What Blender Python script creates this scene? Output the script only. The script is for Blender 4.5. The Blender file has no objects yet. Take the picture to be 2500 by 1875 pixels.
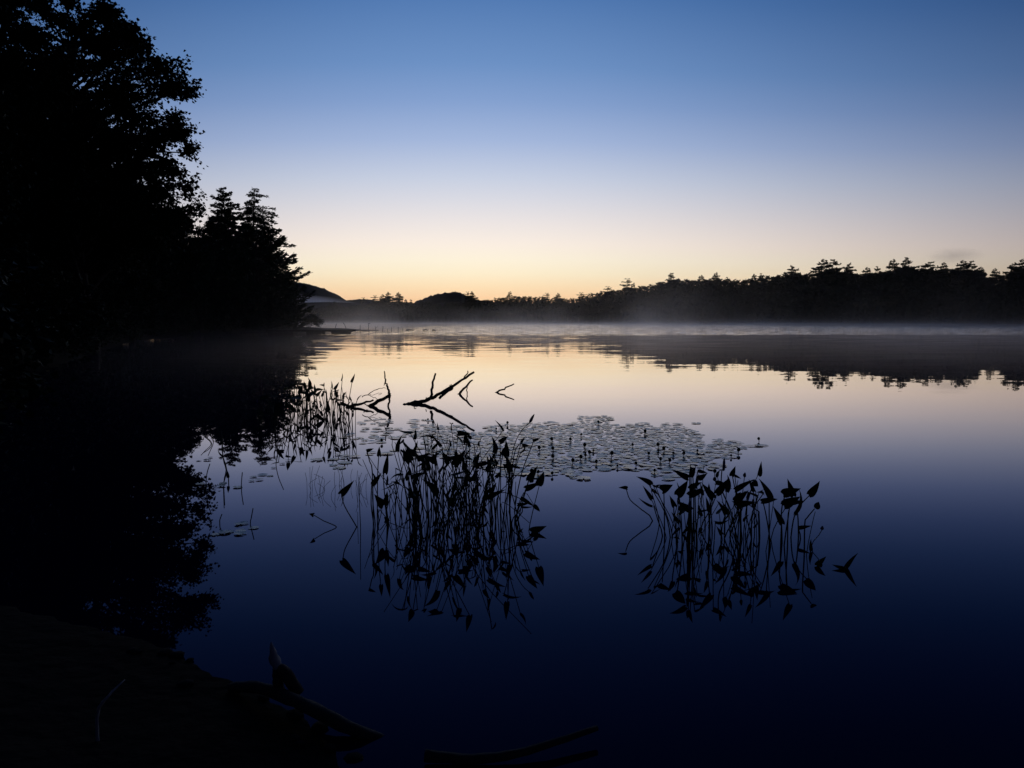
import bpy, math, random
import numpy as np
from mathutils import Vector, noise as mnoise

random.seed(7)
R = random.Random(11)
rng = np.random.default_rng(5)
rad = math.radians
S = bpy.context.scene
COL = S.collection

# ------------------------------------------------------------------ camera
EYE, FOC, PITCH = 1.6, 1804.0, rad(4.93)          # eye above the water, focal length in photo pixels
cam = bpy.data.cameras.new('camera'); cam.sensor_width = 36.0; cam.lens = 36.0 * FOC / 2500.0
cam.clip_start = 0.05; cam.clip_end = 20000
camo = bpy.data.objects.new('camera', cam); COL.objects.link(camo)
camo.location = (0, 0, EYE); camo.rotation_euler = (rad(90) - PITCH, 0, 0); S.camera = camo

# ------------------------------------------------------------------ sky before sunrise (the sun is still below the ridge)
W = bpy.data.worlds.new('World'); S.world = W; W.use_nodes = True
nt = W.node_tree; N = nt.nodes; L = nt.links
GLOW_AZ = -3.0
def s2l(c):
    return [((v / 255.0 + 0.055) / 1.055) ** 2.4 if v > 10 else v / 255.0 / 12.92 for v in c]
def wmath(op, a, b=None, c=None):
    n = N.new('ShaderNodeMath'); n.operation = op
    for i, v in enumerate((a, b, c)):
        if v is None: continue
        if isinstance(v, (int, float)): n.inputs[i].default_value = v
        else: L.new(v, n.inputs[i])
    return n.outputs[0]
tc = N.new('ShaderNodeTexCoord'); sp = N.new('ShaderNodeSeparateXYZ'); L.new(tc.outputs['Generated'], sp.inputs[0])
elev = wmath('MULTIPLY', wmath('ARCSINE', sp.outputs['Z']), 1.0 / rad(90))
az = wmath('SUBTRACT', wmath('ARCTAN2', sp.outputs['X'], sp.outputs['Y']), rad(GLOW_AZ))
g0 = wmath('POWER', 2.718281828, wmath('MULTIPLY', wmath('POWER', wmath('ABSOLUTE', wmath('DIVIDE', az, rad(42))), 2.0), -1.0))
elev = wmath('MULTIPLY', elev, wmath('MULTIPLY_ADD', g0, -.42, 1.42))
ramp = N.new('ShaderNodeValToRGB'); L.new(elev, ramp.inputs[0])
STOPS = [(0, (246, 182, 138)), (1.4, (252, 205, 158)), (2.6, (255, 226, 184)), (3.6, (255, 239, 206)), (4.6, (255, 243, 219)), (5.8, (252, 239, 226)),
         (7.3, (238, 230, 227)), (9, (219, 219, 227)), (10.6, (200, 208, 226)), (13.3, (164, 183, 219)), (16, (133, 161, 207)),
         (18.5, (109, 145, 196)), (23.4, (77, 118, 175)), (32, (47, 82, 143)), (50, (24, 46, 94)), (90, (14, 29, 66))]
el = ramp.color_ramp.elements
for i, (d, c) in enumerate(STOPS):
    e = el[i] if i < 2 else el.new(d / 90.0)
    e.position = d / 90.0; e.color = (*s2l(c), 1)
fall = N.new('ShaderNodeCombineXYZ')
for i, (fl, sg) in enumerate(((0.04, 42.5), (0.05, 44), (0.10, 45.5))):
    g = wmath('POWER', 2.718281828, wmath('MULTIPLY', wmath('POWER', wmath('ABSOLUTE', wmath('DIVIDE', az, rad(sg))), 2.0), -1.0))
    L.new(wmath('MULTIPLY_ADD', g, 1 - fl, fl), fall.inputs[i])
mul = N.new('ShaderNodeVectorMath'); mul.operation = 'MULTIPLY'
L.new(ramp.outputs[0], mul.inputs[0]); L.new(fall.outputs[0], mul.inputs[1])
low = wmath('MULTIPLY', wmath('SUBTRACT', 1.0, g0), wmath('POWER', 2.718281828, wmath('MULTIPLY', wmath('ABSOLUTE', sp.outputs['Z']), -9.0)))
pink = N.new('ShaderNodeCombineXYZ')
for i, q in enumerate((.10, -.22, -.30)): L.new(wmath('MULTIPLY_ADD', low, q, 1.0), pink.inputs[i])
mul2 = N.new('ShaderNodeVectorMath'); mul2.operation = 'MULTIPLY'; L.new(mul.outputs[0], mul2.inputs[0]); L.new(pink.outputs[0], mul2.inputs[1])
sky = N.new('ShaderNodeTexSky'); sky.sky_type = 'NISHITA'; sky.sun_disc = False
sky.sun_elevation = rad(-4); sky.sun_rotation = rad(GLOW_AZ); sky.ozone_density = 3.0
nsc = N.new('ShaderNodeVectorMath'); nsc.operation = 'SCALE'; nsc.inputs['Scale'].default_value = 0.03
L.new(sky.outputs[0], nsc.inputs[0])
add = N.new('ShaderNodeVectorMath'); add.operation = 'ADD'
L.new(mul2.outputs[0], add.inputs[0]); L.new(nsc.outputs[0], add.inputs[1])
L.new(add.outputs[0], N['Background'].inputs[0]); N['Background'].inputs[1].default_value = 1.0

vs = S.view_settings; vs.view_transform = 'Standard'; vs.look = 'None'; vs.exposure = 0.0; vs.gamma = 1.0; vs.use_curve_mapping = False
S.render.engine = 'CYCLES'
cy = S.cycles; cy.use_denoising = True; cy.max_bounces = 6; cy.diffuse_bounces = 2; cy.glossy_bounces = 3
cy.transmission_bounces = 2; cy.volume_bounces = 1; cy.transparent_max_bounces = 6
cy.volume_step_rate = 1.0; cy.volume_max_steps = 128

# ------------------------------------------------------------------ helpers
FW = np.array((0, math.cos(PITCH), -math.sin(PITCH))); UPV = np.array((0, math.sin(PITCH), math.cos(PITCH)))
def ray(px, py):
    return FW + np.array((1, 0, 0)) * ((px - 1250) / FOC) + UPV * ((937.5 - py) / FOC)
def at(px, py, Y):
    d = ray(px, py); return np.array((0, 0, EYE)) + d * (Y / d[1])
def wat(px, py, z=0.0):
    d = ray(px, py); return np.array((0, 0, EYE)) + d * ((EYE - z) / -d[2])

def mk_np(name, V, F, mat, parent=None, smooth=False):
    V = np.asarray(V, np.float32); F = np.asarray(F, np.int32); m = bpy.data.meshes.new(name)
    k = F.shape[1]
    m.vertices.add(len(V)); m.vertices.foreach_set('co', V.ravel())
    m.loops.add(F.size); m.loops.foreach_set('vertex_index', F.ravel())
    m.polygons.add(len(F)); m.polygons.foreach_set('loop_start', np.arange(0, F.size, k, dtype=np.int32))
    if smooth: m.polygons.foreach_set('use_smooth', np.ones(len(F), dtype=bool))
    m.update(calc_edges=True); m.validate()
    m.materials.append(mat)
    o = bpy.data.objects.new(name, m); COL.objects.link(o); o.parent = parent
    return o
class MB:
    def __init__(s): s.v = []; s.f = []
    def tube(s, pts, rads, n=6, wob=0.0):
        pts = [Vector(p) for p in pts]; b = len(s.v); K = len(pts)
        ref = Vector((0.31, 0.17, 0.93))
        for i, p in enumerate(pts):
            t = (pts[min(i + 1, K - 1)] - pts[max(i - 1, 0)]).normalized()
            if abs(t.dot(ref)) > .96: ref = Vector((0.9, -0.3, 0.1))
            a = t.cross(ref).normalized(); c = t.cross(a)
            r = rads[i] if isinstance(rads, (list, tuple)) else rads
            for j in range(n):
                q = 2 * math.pi * j / n; w = r * (1 + R.uniform(-wob, wob))
                s.v.append(tuple(p + a * (w * math.cos(q)) + c * (w * math.sin(q))))
        for i in range(K - 1):
            for j in range(n):
                s.f.append((b + i * n + j, b + i * n + (j + 1) % n, b + (i + 1) * n + (j + 1) % n, b + (i + 1) * n + j))
        s.f.append(tuple(b + j for j in range(n))[::-1]); s.f.append(tuple(b + (K - 1) * n + j for j in range(n)))
        return s
    def box(s, lo, hi):
        b = len(s.v)
        for z in (lo[2], hi[2]):
            for x, y in ((lo[0], lo[1]), (hi[0], lo[1]), (hi[0], hi[1]), (lo[0], hi[1])): s.v.append((x, y, z))
        for q in ((3, 2, 1, 0), (4, 5, 6, 7), (0, 1, 5, 4), (1, 2, 6, 5), (2, 3, 7, 6), (3, 0, 4, 7)): s.f.append(tuple(b + i for i in q))
        return s
    def build(s, name, mat, parent=None, smooth=True):
        m = bpy.data.meshes.new(name); m.from_pydata(s.v, [], s.f); m.materials.append(mat)
        if smooth:
            m.polygons.foreach_set('use_smooth', np.ones(len(m.polygons), dtype=bool))
        m.update()
        o = bpy.data.objects.new(name, m); COL.objects.link(o); o.parent = parent
        return o
def empty(name, loc, label, cat, group=None):
    o = bpy.data.objects.new(name, None); COL.objects.link(o); o.location = loc; o.empty_display_size = .1
    return tag(o, label, cat, group)
def tag(o, label=None, cat=None, group=None, kind=None):
    if label: o['label'] = label
    if cat: o['category'] = cat
    if group: o['group'] = group
    if kind: o['kind'] = kind
    return o
def copy_tree(root, loc, rz=0.0, sc=(1, 1, 1), label=None, group=None):
    c = root.copy(); COL.objects.link(c); c.location = loc; c.rotation_euler = (0, 0, rz); c.scale = sc
    if label: c['label'] = label
    if group: c['group'] = group
    for ch in root.children:
        k = ch.copy(); COL.objects.link(k); k.parent = c
    return c
def smoothpath(pts, sub=4):
    """Catmull-Rom through the points"""
    P = [np.asarray(p, float) for p in pts]; P = [2 * P[0] - P[1]] + P + [2 * P[-1] - P[-2]]; out = []
    for i in range(1, len(P) - 2):
        for k in range(sub):
            t = k / sub; a, b, c, d = P[i - 1:i + 3]
            out.append(.5 * (2 * b + (c - a) * t + (2 * a - 5 * b + 4 * c - d) * t * t + (3 * b - a - 3 * c + d) * t ** 3))
    out.append(P[-2]); return out

# ------------------------------------------------------------------ materials
def material(name, c1, c2=None, scale=8.0, rough=0.7, spec=0.3, bump=0.0, bscale=None, stretch=(1, 1, 1), ior=1.45):
    m = bpy.data.materials.new(name); m.use_nodes = True; t = m.node_tree; b = t.nodes['Principled BSDF']
    b.inputs['Roughness'].default_value = rough; b.inputs['Specular IOR Level'].default_value = spec; b.inputs['IOR'].default_value = ior
    co = t.nodes.new('ShaderNodeTexCoord'); mp = t.nodes.new('ShaderNodeMapping'); mp.inputs['Scale'].default_value = stretch
    t.links.new(co.outputs['Object'], mp.inputs[0])
    nz = t.nodes.new('ShaderNodeTexNoise'); nz.inputs['Scale'].default_value = scale; nz.inputs['Detail'].default_value = 5
    t.links.new(mp.outputs[0], nz.inputs['Vector'])
    cr = t.nodes.new('ShaderNodeValToRGB'); cr.color_ramp.elements[0].position = .3; cr.color_ramp.elements[1].position = .7
    cr.color_ramp.elements[0].color = (*c1, 1); cr.color_ramp.elements[1].color = (*(c2 or c1), 1)
    t.links.new(nz.outputs['Fac'], cr.inputs[0]); t.links.new(cr.outputs[0], b.inputs['Base Color'])
    if bump:
        n2 = t.nodes.new('ShaderNodeTexNoise'); n2.inputs['Scale'].default_value = bscale or scale * 3; n2.inputs['Detail'].default_value = 6
        t.links.new(mp.outputs[0], n2.inputs['Vector'])
        bp = t.nodes.new('ShaderNodeBump'); bp.inputs['Strength'].default_value = .8; bp.inputs['Distance'].default_value = bump
        t.links.new(n2.outputs['Fac'], bp.inputs['Height']); t.links.new(bp.outputs[0], b.inputs['Normal'])
    return m
M_LEAF = material('broad_leaf', (.012, .022, .007), (.026, .042, .013), 0.9, .75, .15)
M_NEEDLE = material('needles', (.016, .032, .014), (.032, .052, .022), 0.8, .85, .1)
M_FAR = material('far_needles', (.016, .030, .014), (.030, .048, .022), 0.08, .9, .05)
M_BARK = material('bark', (.030, .024, .019), (.065, .052, .042), 6, .9, .15, .02, 18, (1, 1, .25))
M_WEED = material('pickerelweed_leaf', (.026, .050, .016), (.045, .078, .026), 14, .6, .16, .001, 60)
M_STALK = material('pickerelweed_stalk', (.022, .042, .016), (.045, .060, .026), 20, .6, .16)
M_FLOWER = material('flower_spike', (.05, .04, .09), (.10, .08, .16), 60, .8, .2, .002, 200)
M_PAD = material('lily_pad', (.030, .048, .020), (.062, .070, .034), 7, .26, .5, 0.0, 22)
M_BUD = material('lily_bud', (.05, .07, .015), (.10, .10, .02), 30, .5, .3)
M_WOOD = material('dead_wood', (.030, .024, .020), (.070, .058, .048), 9, .85, .2, .01, 30, (1, 1, .3))
M_PALE = material('weathered_wood', (.25, .23, .21), (.48, .45, .42), 12, .85, .2, .01, 40, (1, 1, .25))
M_DOCK = material('dock_boards', (.06, .05, .042), (.10, .085, .07), 4, .85, .2)
M_STONE = material('stone', (.016, .015, .014), (.04, .038, .035), 9, .9, .1, .01, 30)
M_HILL = material('hill_forest', (.020, .028, .020), (.034, .042, .030), .03, .95, .05)
M_GROUND = material('forest_soil', (.007, .006, .0045), (.018, .015, .012), 1.7, .95, .05, .04, 9)

# ------------------------------------------------------------------ the lake's outline and the ground
near = [wat(*p)[:2] for p in ((860, 1875), (800, 1790), (735, 1735), (640, 1690), (550, 1652), (475, 1612), (400, 1572), (300, 1545))]
SHORE = [(30, -14), (8, -4.5), (3, -1.2), (1.0, .9)] + [tuple(p) for p in near] + [
    (-3.4, 4.3), (-6.5, 7), (-10.5, 13), (-15, 24), (-21, 38), (-27, 52), (-32, 68), (-35, 82), (-34, 96), (-33, 110),
    (-28, 113.2), (-23.5, 114.6), (-20.3, 115.4), (-20.3, 116), (-24, 117), (-30, 119.5), (-36, 126), (-44, 150), (-62, 200), (-86, 260), (-104, 330), (-96, 392),
    (-60, 410), (-20, 418), (20, 414), (60, 402), (105, 372), (142, 322), (166, 266), (184, 205), (196, 130), (190, 50), (150, -20), (90, -32)]
SH = np.array(SHORE, float)
def signed(x, y):
    """distance to the shoreline, negative in the lake"""
    x = np.asarray(x, float).ravel(); y = np.asarray(y, float).ravel(); best = np.full(x.shape, 1e9); ins = np.zeros(x.shape, bool)
    for i in range(len(SH)):
        ax, ay = SH[i]; bx, by = SH[(i + 1) % len(SH)]; dx, dy = bx - ax, by - ay
        t = np.clip(((x - ax) * dx + (y - ay) * dy) / (dx * dx + dy * dy), 0, 1)
        best = np.minimum(best, np.hypot(x - ax - t * dx, y - ay - t * dy))
        c = ((ay > y) != (by > y)); q = np.where(c, (x - ax) - dx * (y - ay) / (dy if dy else 1e-9), 0); ins ^= c & (q < 0)
    return np.where(ins, -best, best)
def wob(x, y, s, seed=0.0):
    return (np.sin(x * s + 1.3 + seed) * np.cos(y * s * 1.17 - .4 + seed) + .5 * np.sin(x * s * 2.3 + y * s * 1.9 + seed)) / 1.5
def terrain(x, y):
    x = np.asarray(x, float).ravel(); y = np.asarray(y, float).ravel(); d = signed(x, y)
    land = .16 * np.minimum(d, 3) + .05 * np.clip(d - 3, 0, 40) + .11 * np.clip(d - 25, 0, 120) * (y > 120) + .07 * np.clip(d - 10, 0, 90) * (x < 0) * (y < 200)
    land = land + wob(x, y, 3.1) * .03 * np.clip(d, 0, 1) + wob(x, y, .55, 2) * .12 * np.clip(d / 3, 0, 1) + wob(x, y, .05, 1) * 2.0 * np.clip((d - 15) / 40, 0, 1)
    land = np.minimum(land, 14 + 2 * wob(x, y, .01))
    return np.where(d > 0, land, np.maximum(.35 * d, -3.0))
def axis(lo, mid0, mid1, hi, fine, grow=1.13):
    a = list(np.arange(mid0, mid1, fine)); s = fine
    while a[-1] < hi: s *= grow; a.append(a[-1] + s)
    s = fine; b = []; q = mid0
    while q > lo: s *= grow; q -= s; b.append(q)
    return np.array(b[::-1] + a)
def add_cuts(a, lo, hi, st):
    return np.unique(np.round(np.concatenate([a[(a < lo) | (a > hi)], np.arange(lo, hi + st, st)]), 4))
gx = axis(-4000, -6, 3, 4000, .14, 1.10); gy = axis(-1200, -2, 7, 6000, .14, 1.10)
gy = add_cuts(gy, 108, 122, .7); gx = add_cuts(gx, -45, -18, 1.0)
GX, GY = np.meshgrid(gx, gy); GZ = terrain(GX, GY).reshape(GX.shape)
nx, ny = len(gx), len(gy); I = np.arange(nx * ny).reshape(ny, nx)
quad = np.stack([I[:-1, :-1], I[:-1, 1:], I[1:, 1:], I[1:, :-1]], -1).reshape(-1, 4)
tag(mk_np('ground', np.stack([GX, GY, GZ], -1).reshape(-1, 3), quad, M_GROUND, smooth=True), kind='structure')

# water: dark peaty lake, mirror calm near the bank, ruffled by a breeze far out
def water_material():
    m = bpy.data.materials.new('lake_water'); m.use_nodes = True; t = m.node_tree; nd = t.nodes; lk = t.links
    nd.remove(nd['Principled BSDF']); deep = nd.new('ShaderNodeBsdfDiffuse'); deep.inputs[0].default_value = (.0008, .0024, .016, 1)
    gl = nd.new('ShaderNodeBsdfGlossy'); gl.inputs['Roughness'].default_value = .01; gl.inputs['Color'].default_value = (1, 1, 1, 1)
    mix = nd.new('ShaderNodeAddShader'); lk.new(deep.outputs[0], mix.inputs[0]); lk.new(gl.outputs[0], mix.inputs[1]); lk.new(mix.outputs[0], nd['Material Output'].inputs['Surface'])
    co = nd.new('ShaderNodeTexCoord'); sx = nd.new('ShaderNodeSeparateXYZ'); lk.new(co.outputs['Object'], sx.inputs[0])
    def mth(op, a, b2=None, c=None):
        n = nd.new('ShaderNodeMath'); n.operation = op
        for i, v in enumerate((a, b2, c)):
            if v is None: continue
            if isinstance(v, (int, float)): n.inputs[i].default_value = v
            else: lk.new(v, n.inputs[i])
        return n.outputs[0]
    def rng_(v, a, b2, c, d):
        n = nd.new('ShaderNodeMapRange'); n.interpolation_type = 'SMOOTHSTEP'
        lk.new(v, n.inputs[0])
        for i, q in enumerate((a, b2, c, d)): n.inputs[i + 1].default_value = q
        return n.outputs[0]
    def nz(sc, st, det=2.0):
        mp = nd.new('ShaderNodeMapping'); mp.inputs['Scale'].default_value = st; lk.new(co.outputs['Object'], mp.inputs[0])
        n = nd.new('ShaderNodeTexNoise'); n.inputs['Scale'].default_value = sc; n.inputs['Detail'].default_value = det
        lk.new(mp.outputs[0], n.inputs['Vector']); return n.outputs['Fac']
    X, Y = sx.outputs['X'], sx.outputs['Y']
    def slopes(sc, st, det, amount):
        mp = nd.new('ShaderNodeMapping'); mp.inputs['Scale'].default_value = st; lk.new(co.outputs['Object'], mp.inputs[0])
        n = nd.new('ShaderNodeTexNoise'); n.inputs['Scale'].default_value = sc; n.inputs['Detail'].default_value = det; lk.new(mp.outputs[0], n.inputs['Vector'])
        a = nd.new('ShaderNodeVectorMath'); a.operation = 'SUBTRACT'; a.inputs[1].default_value = (.5, .5, .5); lk.new(n.outputs['Color'], a.inputs[0])
        b = nd.new('ShaderNodeVectorMath'); b.operation = 'MULTIPLY'; b.inputs[1].default_value = (.35, 1, 0); lk.new(a.outputs[0], b.inputs[0])
        c = nd.new('ShaderNodeVectorMath'); c.operation = 'SCALE'; lk.new(b.outputs[0], c.inputs[0]); lk.new(amount, c.inputs['Scale'])
        return c.outputs[0]
    def vadd(a, b):
        n = nd.new('ShaderNodeVectorMath'); n.operation = 'ADD'
        for i, v in enumerate((a, b)):
            if isinstance(v, tuple): n.inputs[i].default_value = v
            else: lk.new(v, n.inputs[i])
        return n.outputs[0]
    calm = slopes(1.3, (.28, 1, 1), 3.0, mth('ADD', rng_(Y, 7, 36, .0026, .030), rng_(Y, 32, 65, 0, .034)))
    # breeze far out, where the water brightens into a pale band
    edge = mth('MULTIPLY_ADD', nz(.05, (.25, 1, 1), 2.0), 22.0, Y)
    far = slopes(1.6, (.4, 1, 1), 2.0, mth('MULTIPLY', rng_(edge, 88, 96, 0.0, .62), rng_(X, -34, 6, .0, 1)))
    # a cat's paw by the dark shore
    paw = mth('MULTIPLY', rng_(Y, 24.5, 27, 0, 1), rng_(Y, 31, 34, 1, 0))
    paw = mth('MULTIPLY', mth('MULTIPLY', paw, rng_(nz(.5, (.25, 1, 1), 2.0), .42, .62, 0, 1)), mth('MULTIPLY', rng_(X, -18, -13, 0, .14), rng_(X, -9.5, -5.5, 1, 0)))
    paw = slopes(2.2, (.25, 1.2, 1), 2.0, paw)
    nn = nd.new('ShaderNodeVectorMath'); nn.operation = 'NORMALIZE'; lk.new(vadd(vadd(calm, far), vadd(paw, (0.0, 0.0, 1.0))), nn.inputs[0])
    lk.new(nn.outputs[0], gl.inputs['Normal'])
    # reflectance against the viewing angle: a mirror at grazing angles, fitted near darkening and peach reflection put into the gloss colour
    lw = nd.new('ShaderNodeLayerWeight'); lw.inputs['Blend'].default_value = .5
    cosv = mth('MAXIMUM', mth('SUBTRACT', 1.0, lw.outputs['Facing']), .0001)
    tint = nd.new('ShaderNodeCombineXYZ'); lk.new(tint.outputs[0], gl.inputs['Color'])
    for i, (c0, kk) in enumerate(((.146, 3.7), (.150, 3.65), (.166, 3.4))):
        lk.new(mth('DIVIDE', (.99, .905, .84)[i], mth('ADD', 1.0, mth('POWER', mth('DIVIDE', cosv, c0), kk))), tint.inputs[i])
    return m
lo, hi = SH.min(0) - 3, SH.max(0) + 3
tag(mk_np('lake', [(lo[0], lo[1], 0), (hi[0], lo[1], 0), (hi[0], hi[1], 0), (lo[0], hi[1], 0)], [(0, 1, 2, 3)], water_material()), kind='structure')

# hills behind the far shore
def hill(name, ridge, Y, depth, rough, seed, step=3.0):
    """ridge: (px, py) skyline of the photograph at distance Y; the hill is a wooded heightfield of real depth"""
    P = np.array([at(px, py, Y) for px, py in ridge]); xs = np.arange(P[0, 0], P[-1, 0], step); ys = np.linspace(-depth, depth * 1.4, 40)
    prof = np.interp(xs, P[:, 0], P[:, 2])
    A, B = np.meshgrid(xs, ys); base = np.cos(np.clip(B / np.where(B < 0, depth, depth * 1.4), -1, 1) * math.pi / 2) ** 1.2
    Z = prof[None, :] * base
    r2 = np.random.default_rng(seed)
    nzv = np.array([mnoise.noise((a * .035 + seed, b * .035, seed)) for a, b in zip(A.ravel(), B.ravel())]).reshape(A.shape)
    Z = Z + (nzv * rough * .8 + np.abs(r2.normal(0, rough * .42, A.shape))) * (base > .2)
    I2 = np.arange(A.size).reshape(A.shape)
    q = np.stack([I2[:-1, :-1], I2[:-1, 1:], I2[1:, 1:], I2[1:, :-1]], -1).reshape(-1, 4)
    return tag(mk_np(name, np.stack([A, B + Y, Z - .6], -1).reshape(-1, 3), q, M_HILL), kind='structure')
hill('hill', [(380, 790), (500, 740), (600, 706), (690, 692), (728, 690), (750, 693), (780, 703), (800, 712), (820, 726), (842, 740), (880, 755), (960, 790)], 1500, 260, 2.4, 3, 3.0)
hill('hill', [(1000, 790), (1018, 737), (1040, 729), (1066, 719), (1092, 715), (1112, 715), (1128, 718), (1148, 727), (1168, 733), (1200, 739), (1300, 748), (1420, 790)], 800, 110, 2.2, 5, 1.5)
hill('hill', [(700, 790), (800, 745), (850, 734), (880, 731), (910, 733), (960, 738), (1040, 742), (1150, 752), (1300, 790)], 2600, 330, 2.4, 9, 5.0)

# ------------------------------------------------------------------ trees
def leaf_quads(C, D, Lg, Wd, fold=.25, g=rng):
    """kite-shaped leaves: base C, direction D, lengths, widths"""
    n = len(C); D = D / np.linalg.norm(D, axis=1, keepdims=True)
    up = g.normal(size=(n, 3)); side = np.cross(D, up); side /= np.linalg.norm(side, axis=1, keepdims=True) + 1e-9
    nor = np.cross(side, D); Lg = Lg[:, None]; Wd = Wd[:, None]
    V = np.stack([C, C + D * Lg * .45 + side * Wd * .5 + nor * Wd * fold, C + D * Lg, C + D * Lg * .45 - side * Wd * .5 + nor * Wd * fold], 1).reshape(-1, 3)
    return V, np.arange(4 * n).reshape(-1, 4)

def broadleaf(name, prof, seed, nl=70, sprays=15, per=40, lsz=.14, trunk_r=.28, lean=(0, 0), tips=()):
    """prof: [(z, radius)] outline of the crown; limbs reach out to it and carry flat drooping sprays of leaves"""
    g = np.random.default_rng(seed); pr = np.array(prof); zb, zt = pr[0, 0], pr[-1, 0]
    tr = MB(); top = zt - .8
    path = [(lean[0] * q * q + .25 * math.sin(q * 5 + seed), lean[1] * q * q + .2 * math.cos(q * 4), -.3 + (top + .3) * q) for q in np.linspace(0, 1, 9)]
    tr.tube(path, [trunk_r * (1.25 if i == 0 else 1) * (1 - .9 * q) + .02 for i, q in enumerate(np.linspace(0, 1, 9))], 8, .08)
    PT = np.array(path); C = []; D = []; Ls = []
    for k in range(nl + len(tips)):
        zt_ = zb + (zt - zb) * ((k + g.uniform(0, 1)) / nl); r = np.interp(zt_, pr[:, 0], pr[:, 1]) * g.choice([g.uniform(.82, 1.04), g.uniform(.45, .85)], p=[.72, .28])
        a = k * 2.39996 + g.normal(0, .35)
        if k >= nl: r, a, zt_ = tips[k - nl]
        z0 = min(max(1.5, zt_ - r * g.uniform(.25, .7)), top - .2)
        p0 = np.array([np.interp(z0, PT[:, 2], PT[:, i]) for i in (0, 1, 2)])
        ax = np.array([np.interp(zt_, PT[:, 2], PT[:, i]) for i in (0, 1)])
        tip = np.array((ax[0] + r * math.cos(a), ax[1] + r * math.sin(a), zt_)); mid = (p0 + tip) / 2 + np.array((0, 0, .10 * r)) + g.normal(0, .12, 3)
        limb = np.array(smoothpath([p0, mid, tip], 4)); rr = .02 + .018 * r
        tr.tube(limb, [rr * (1 - .85 * i / (len(limb) - 1)) for i in range(len(limb))], 5)
        out = (tip - p0) / (np.linalg.norm(tip - p0) + 1e-6)
        ns = max(4, int(sprays * (.45 + .55 * min(1, r / 4))))
        for j in range(ns):
            s = 1 - (g.uniform(0, 1) ** 1.5) * .72 if j else 1.0
            i = s * (len(limb) - 1); i0 = min(int(i), len(limb) - 2); q = limb[i0] + (limb[i0 + 1] - limb[i0]) * (i - i0)
            sidev = np.array((-out[1], out[0], 0)); ln = (.45 + .9 * (1 - s)) * g.uniform(.5, 1.5) * min(1.2, .5 + r / 5)
            sd = out * g.uniform(.3, 1) + sidev * g.normal(0, .8) + np.array((0, 0, g.normal(.1, .55))); sd /= np.linalg.norm(sd)
            e = q + sd * ln; tr.tube([q, (q + e) / 2 + np.array((0, 0, .05)), e], [.014, .011, .007], 3)
            n = int(per * g.uniform(.6, 1.3)); u = g.uniform(0, 1, n)
            cen = q + (e - q) * u[:, None] + np.stack([g.normal(0, .15, n), g.normal(0, .15, n), g.normal(-.04, .10, n)], -1)
            dr = (cen - q) * .7 + sd * .5 + g.normal(0, .5, (n, 3)); dr[:, 2] = dr[:, 2] * .5 - .32
            C.append(cen); D.append(dr); Ls.append(lsz * g.uniform(.55, 1.35, n))
    C = np.concatenate(C); D = np.concatenate(D); Ls = np.concatenate(Ls)
    V, F = leaf_quads(C, D, Ls, Ls * g.uniform(.75, 1.05, len(Ls)), .2, g)
    root = empty(name, (0, 0, 0), 'x', 'tree')
    tr.build('trunk', M_BARK, root); mk_np('crown', V, F, M_LEAF, root)
    return root

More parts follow.
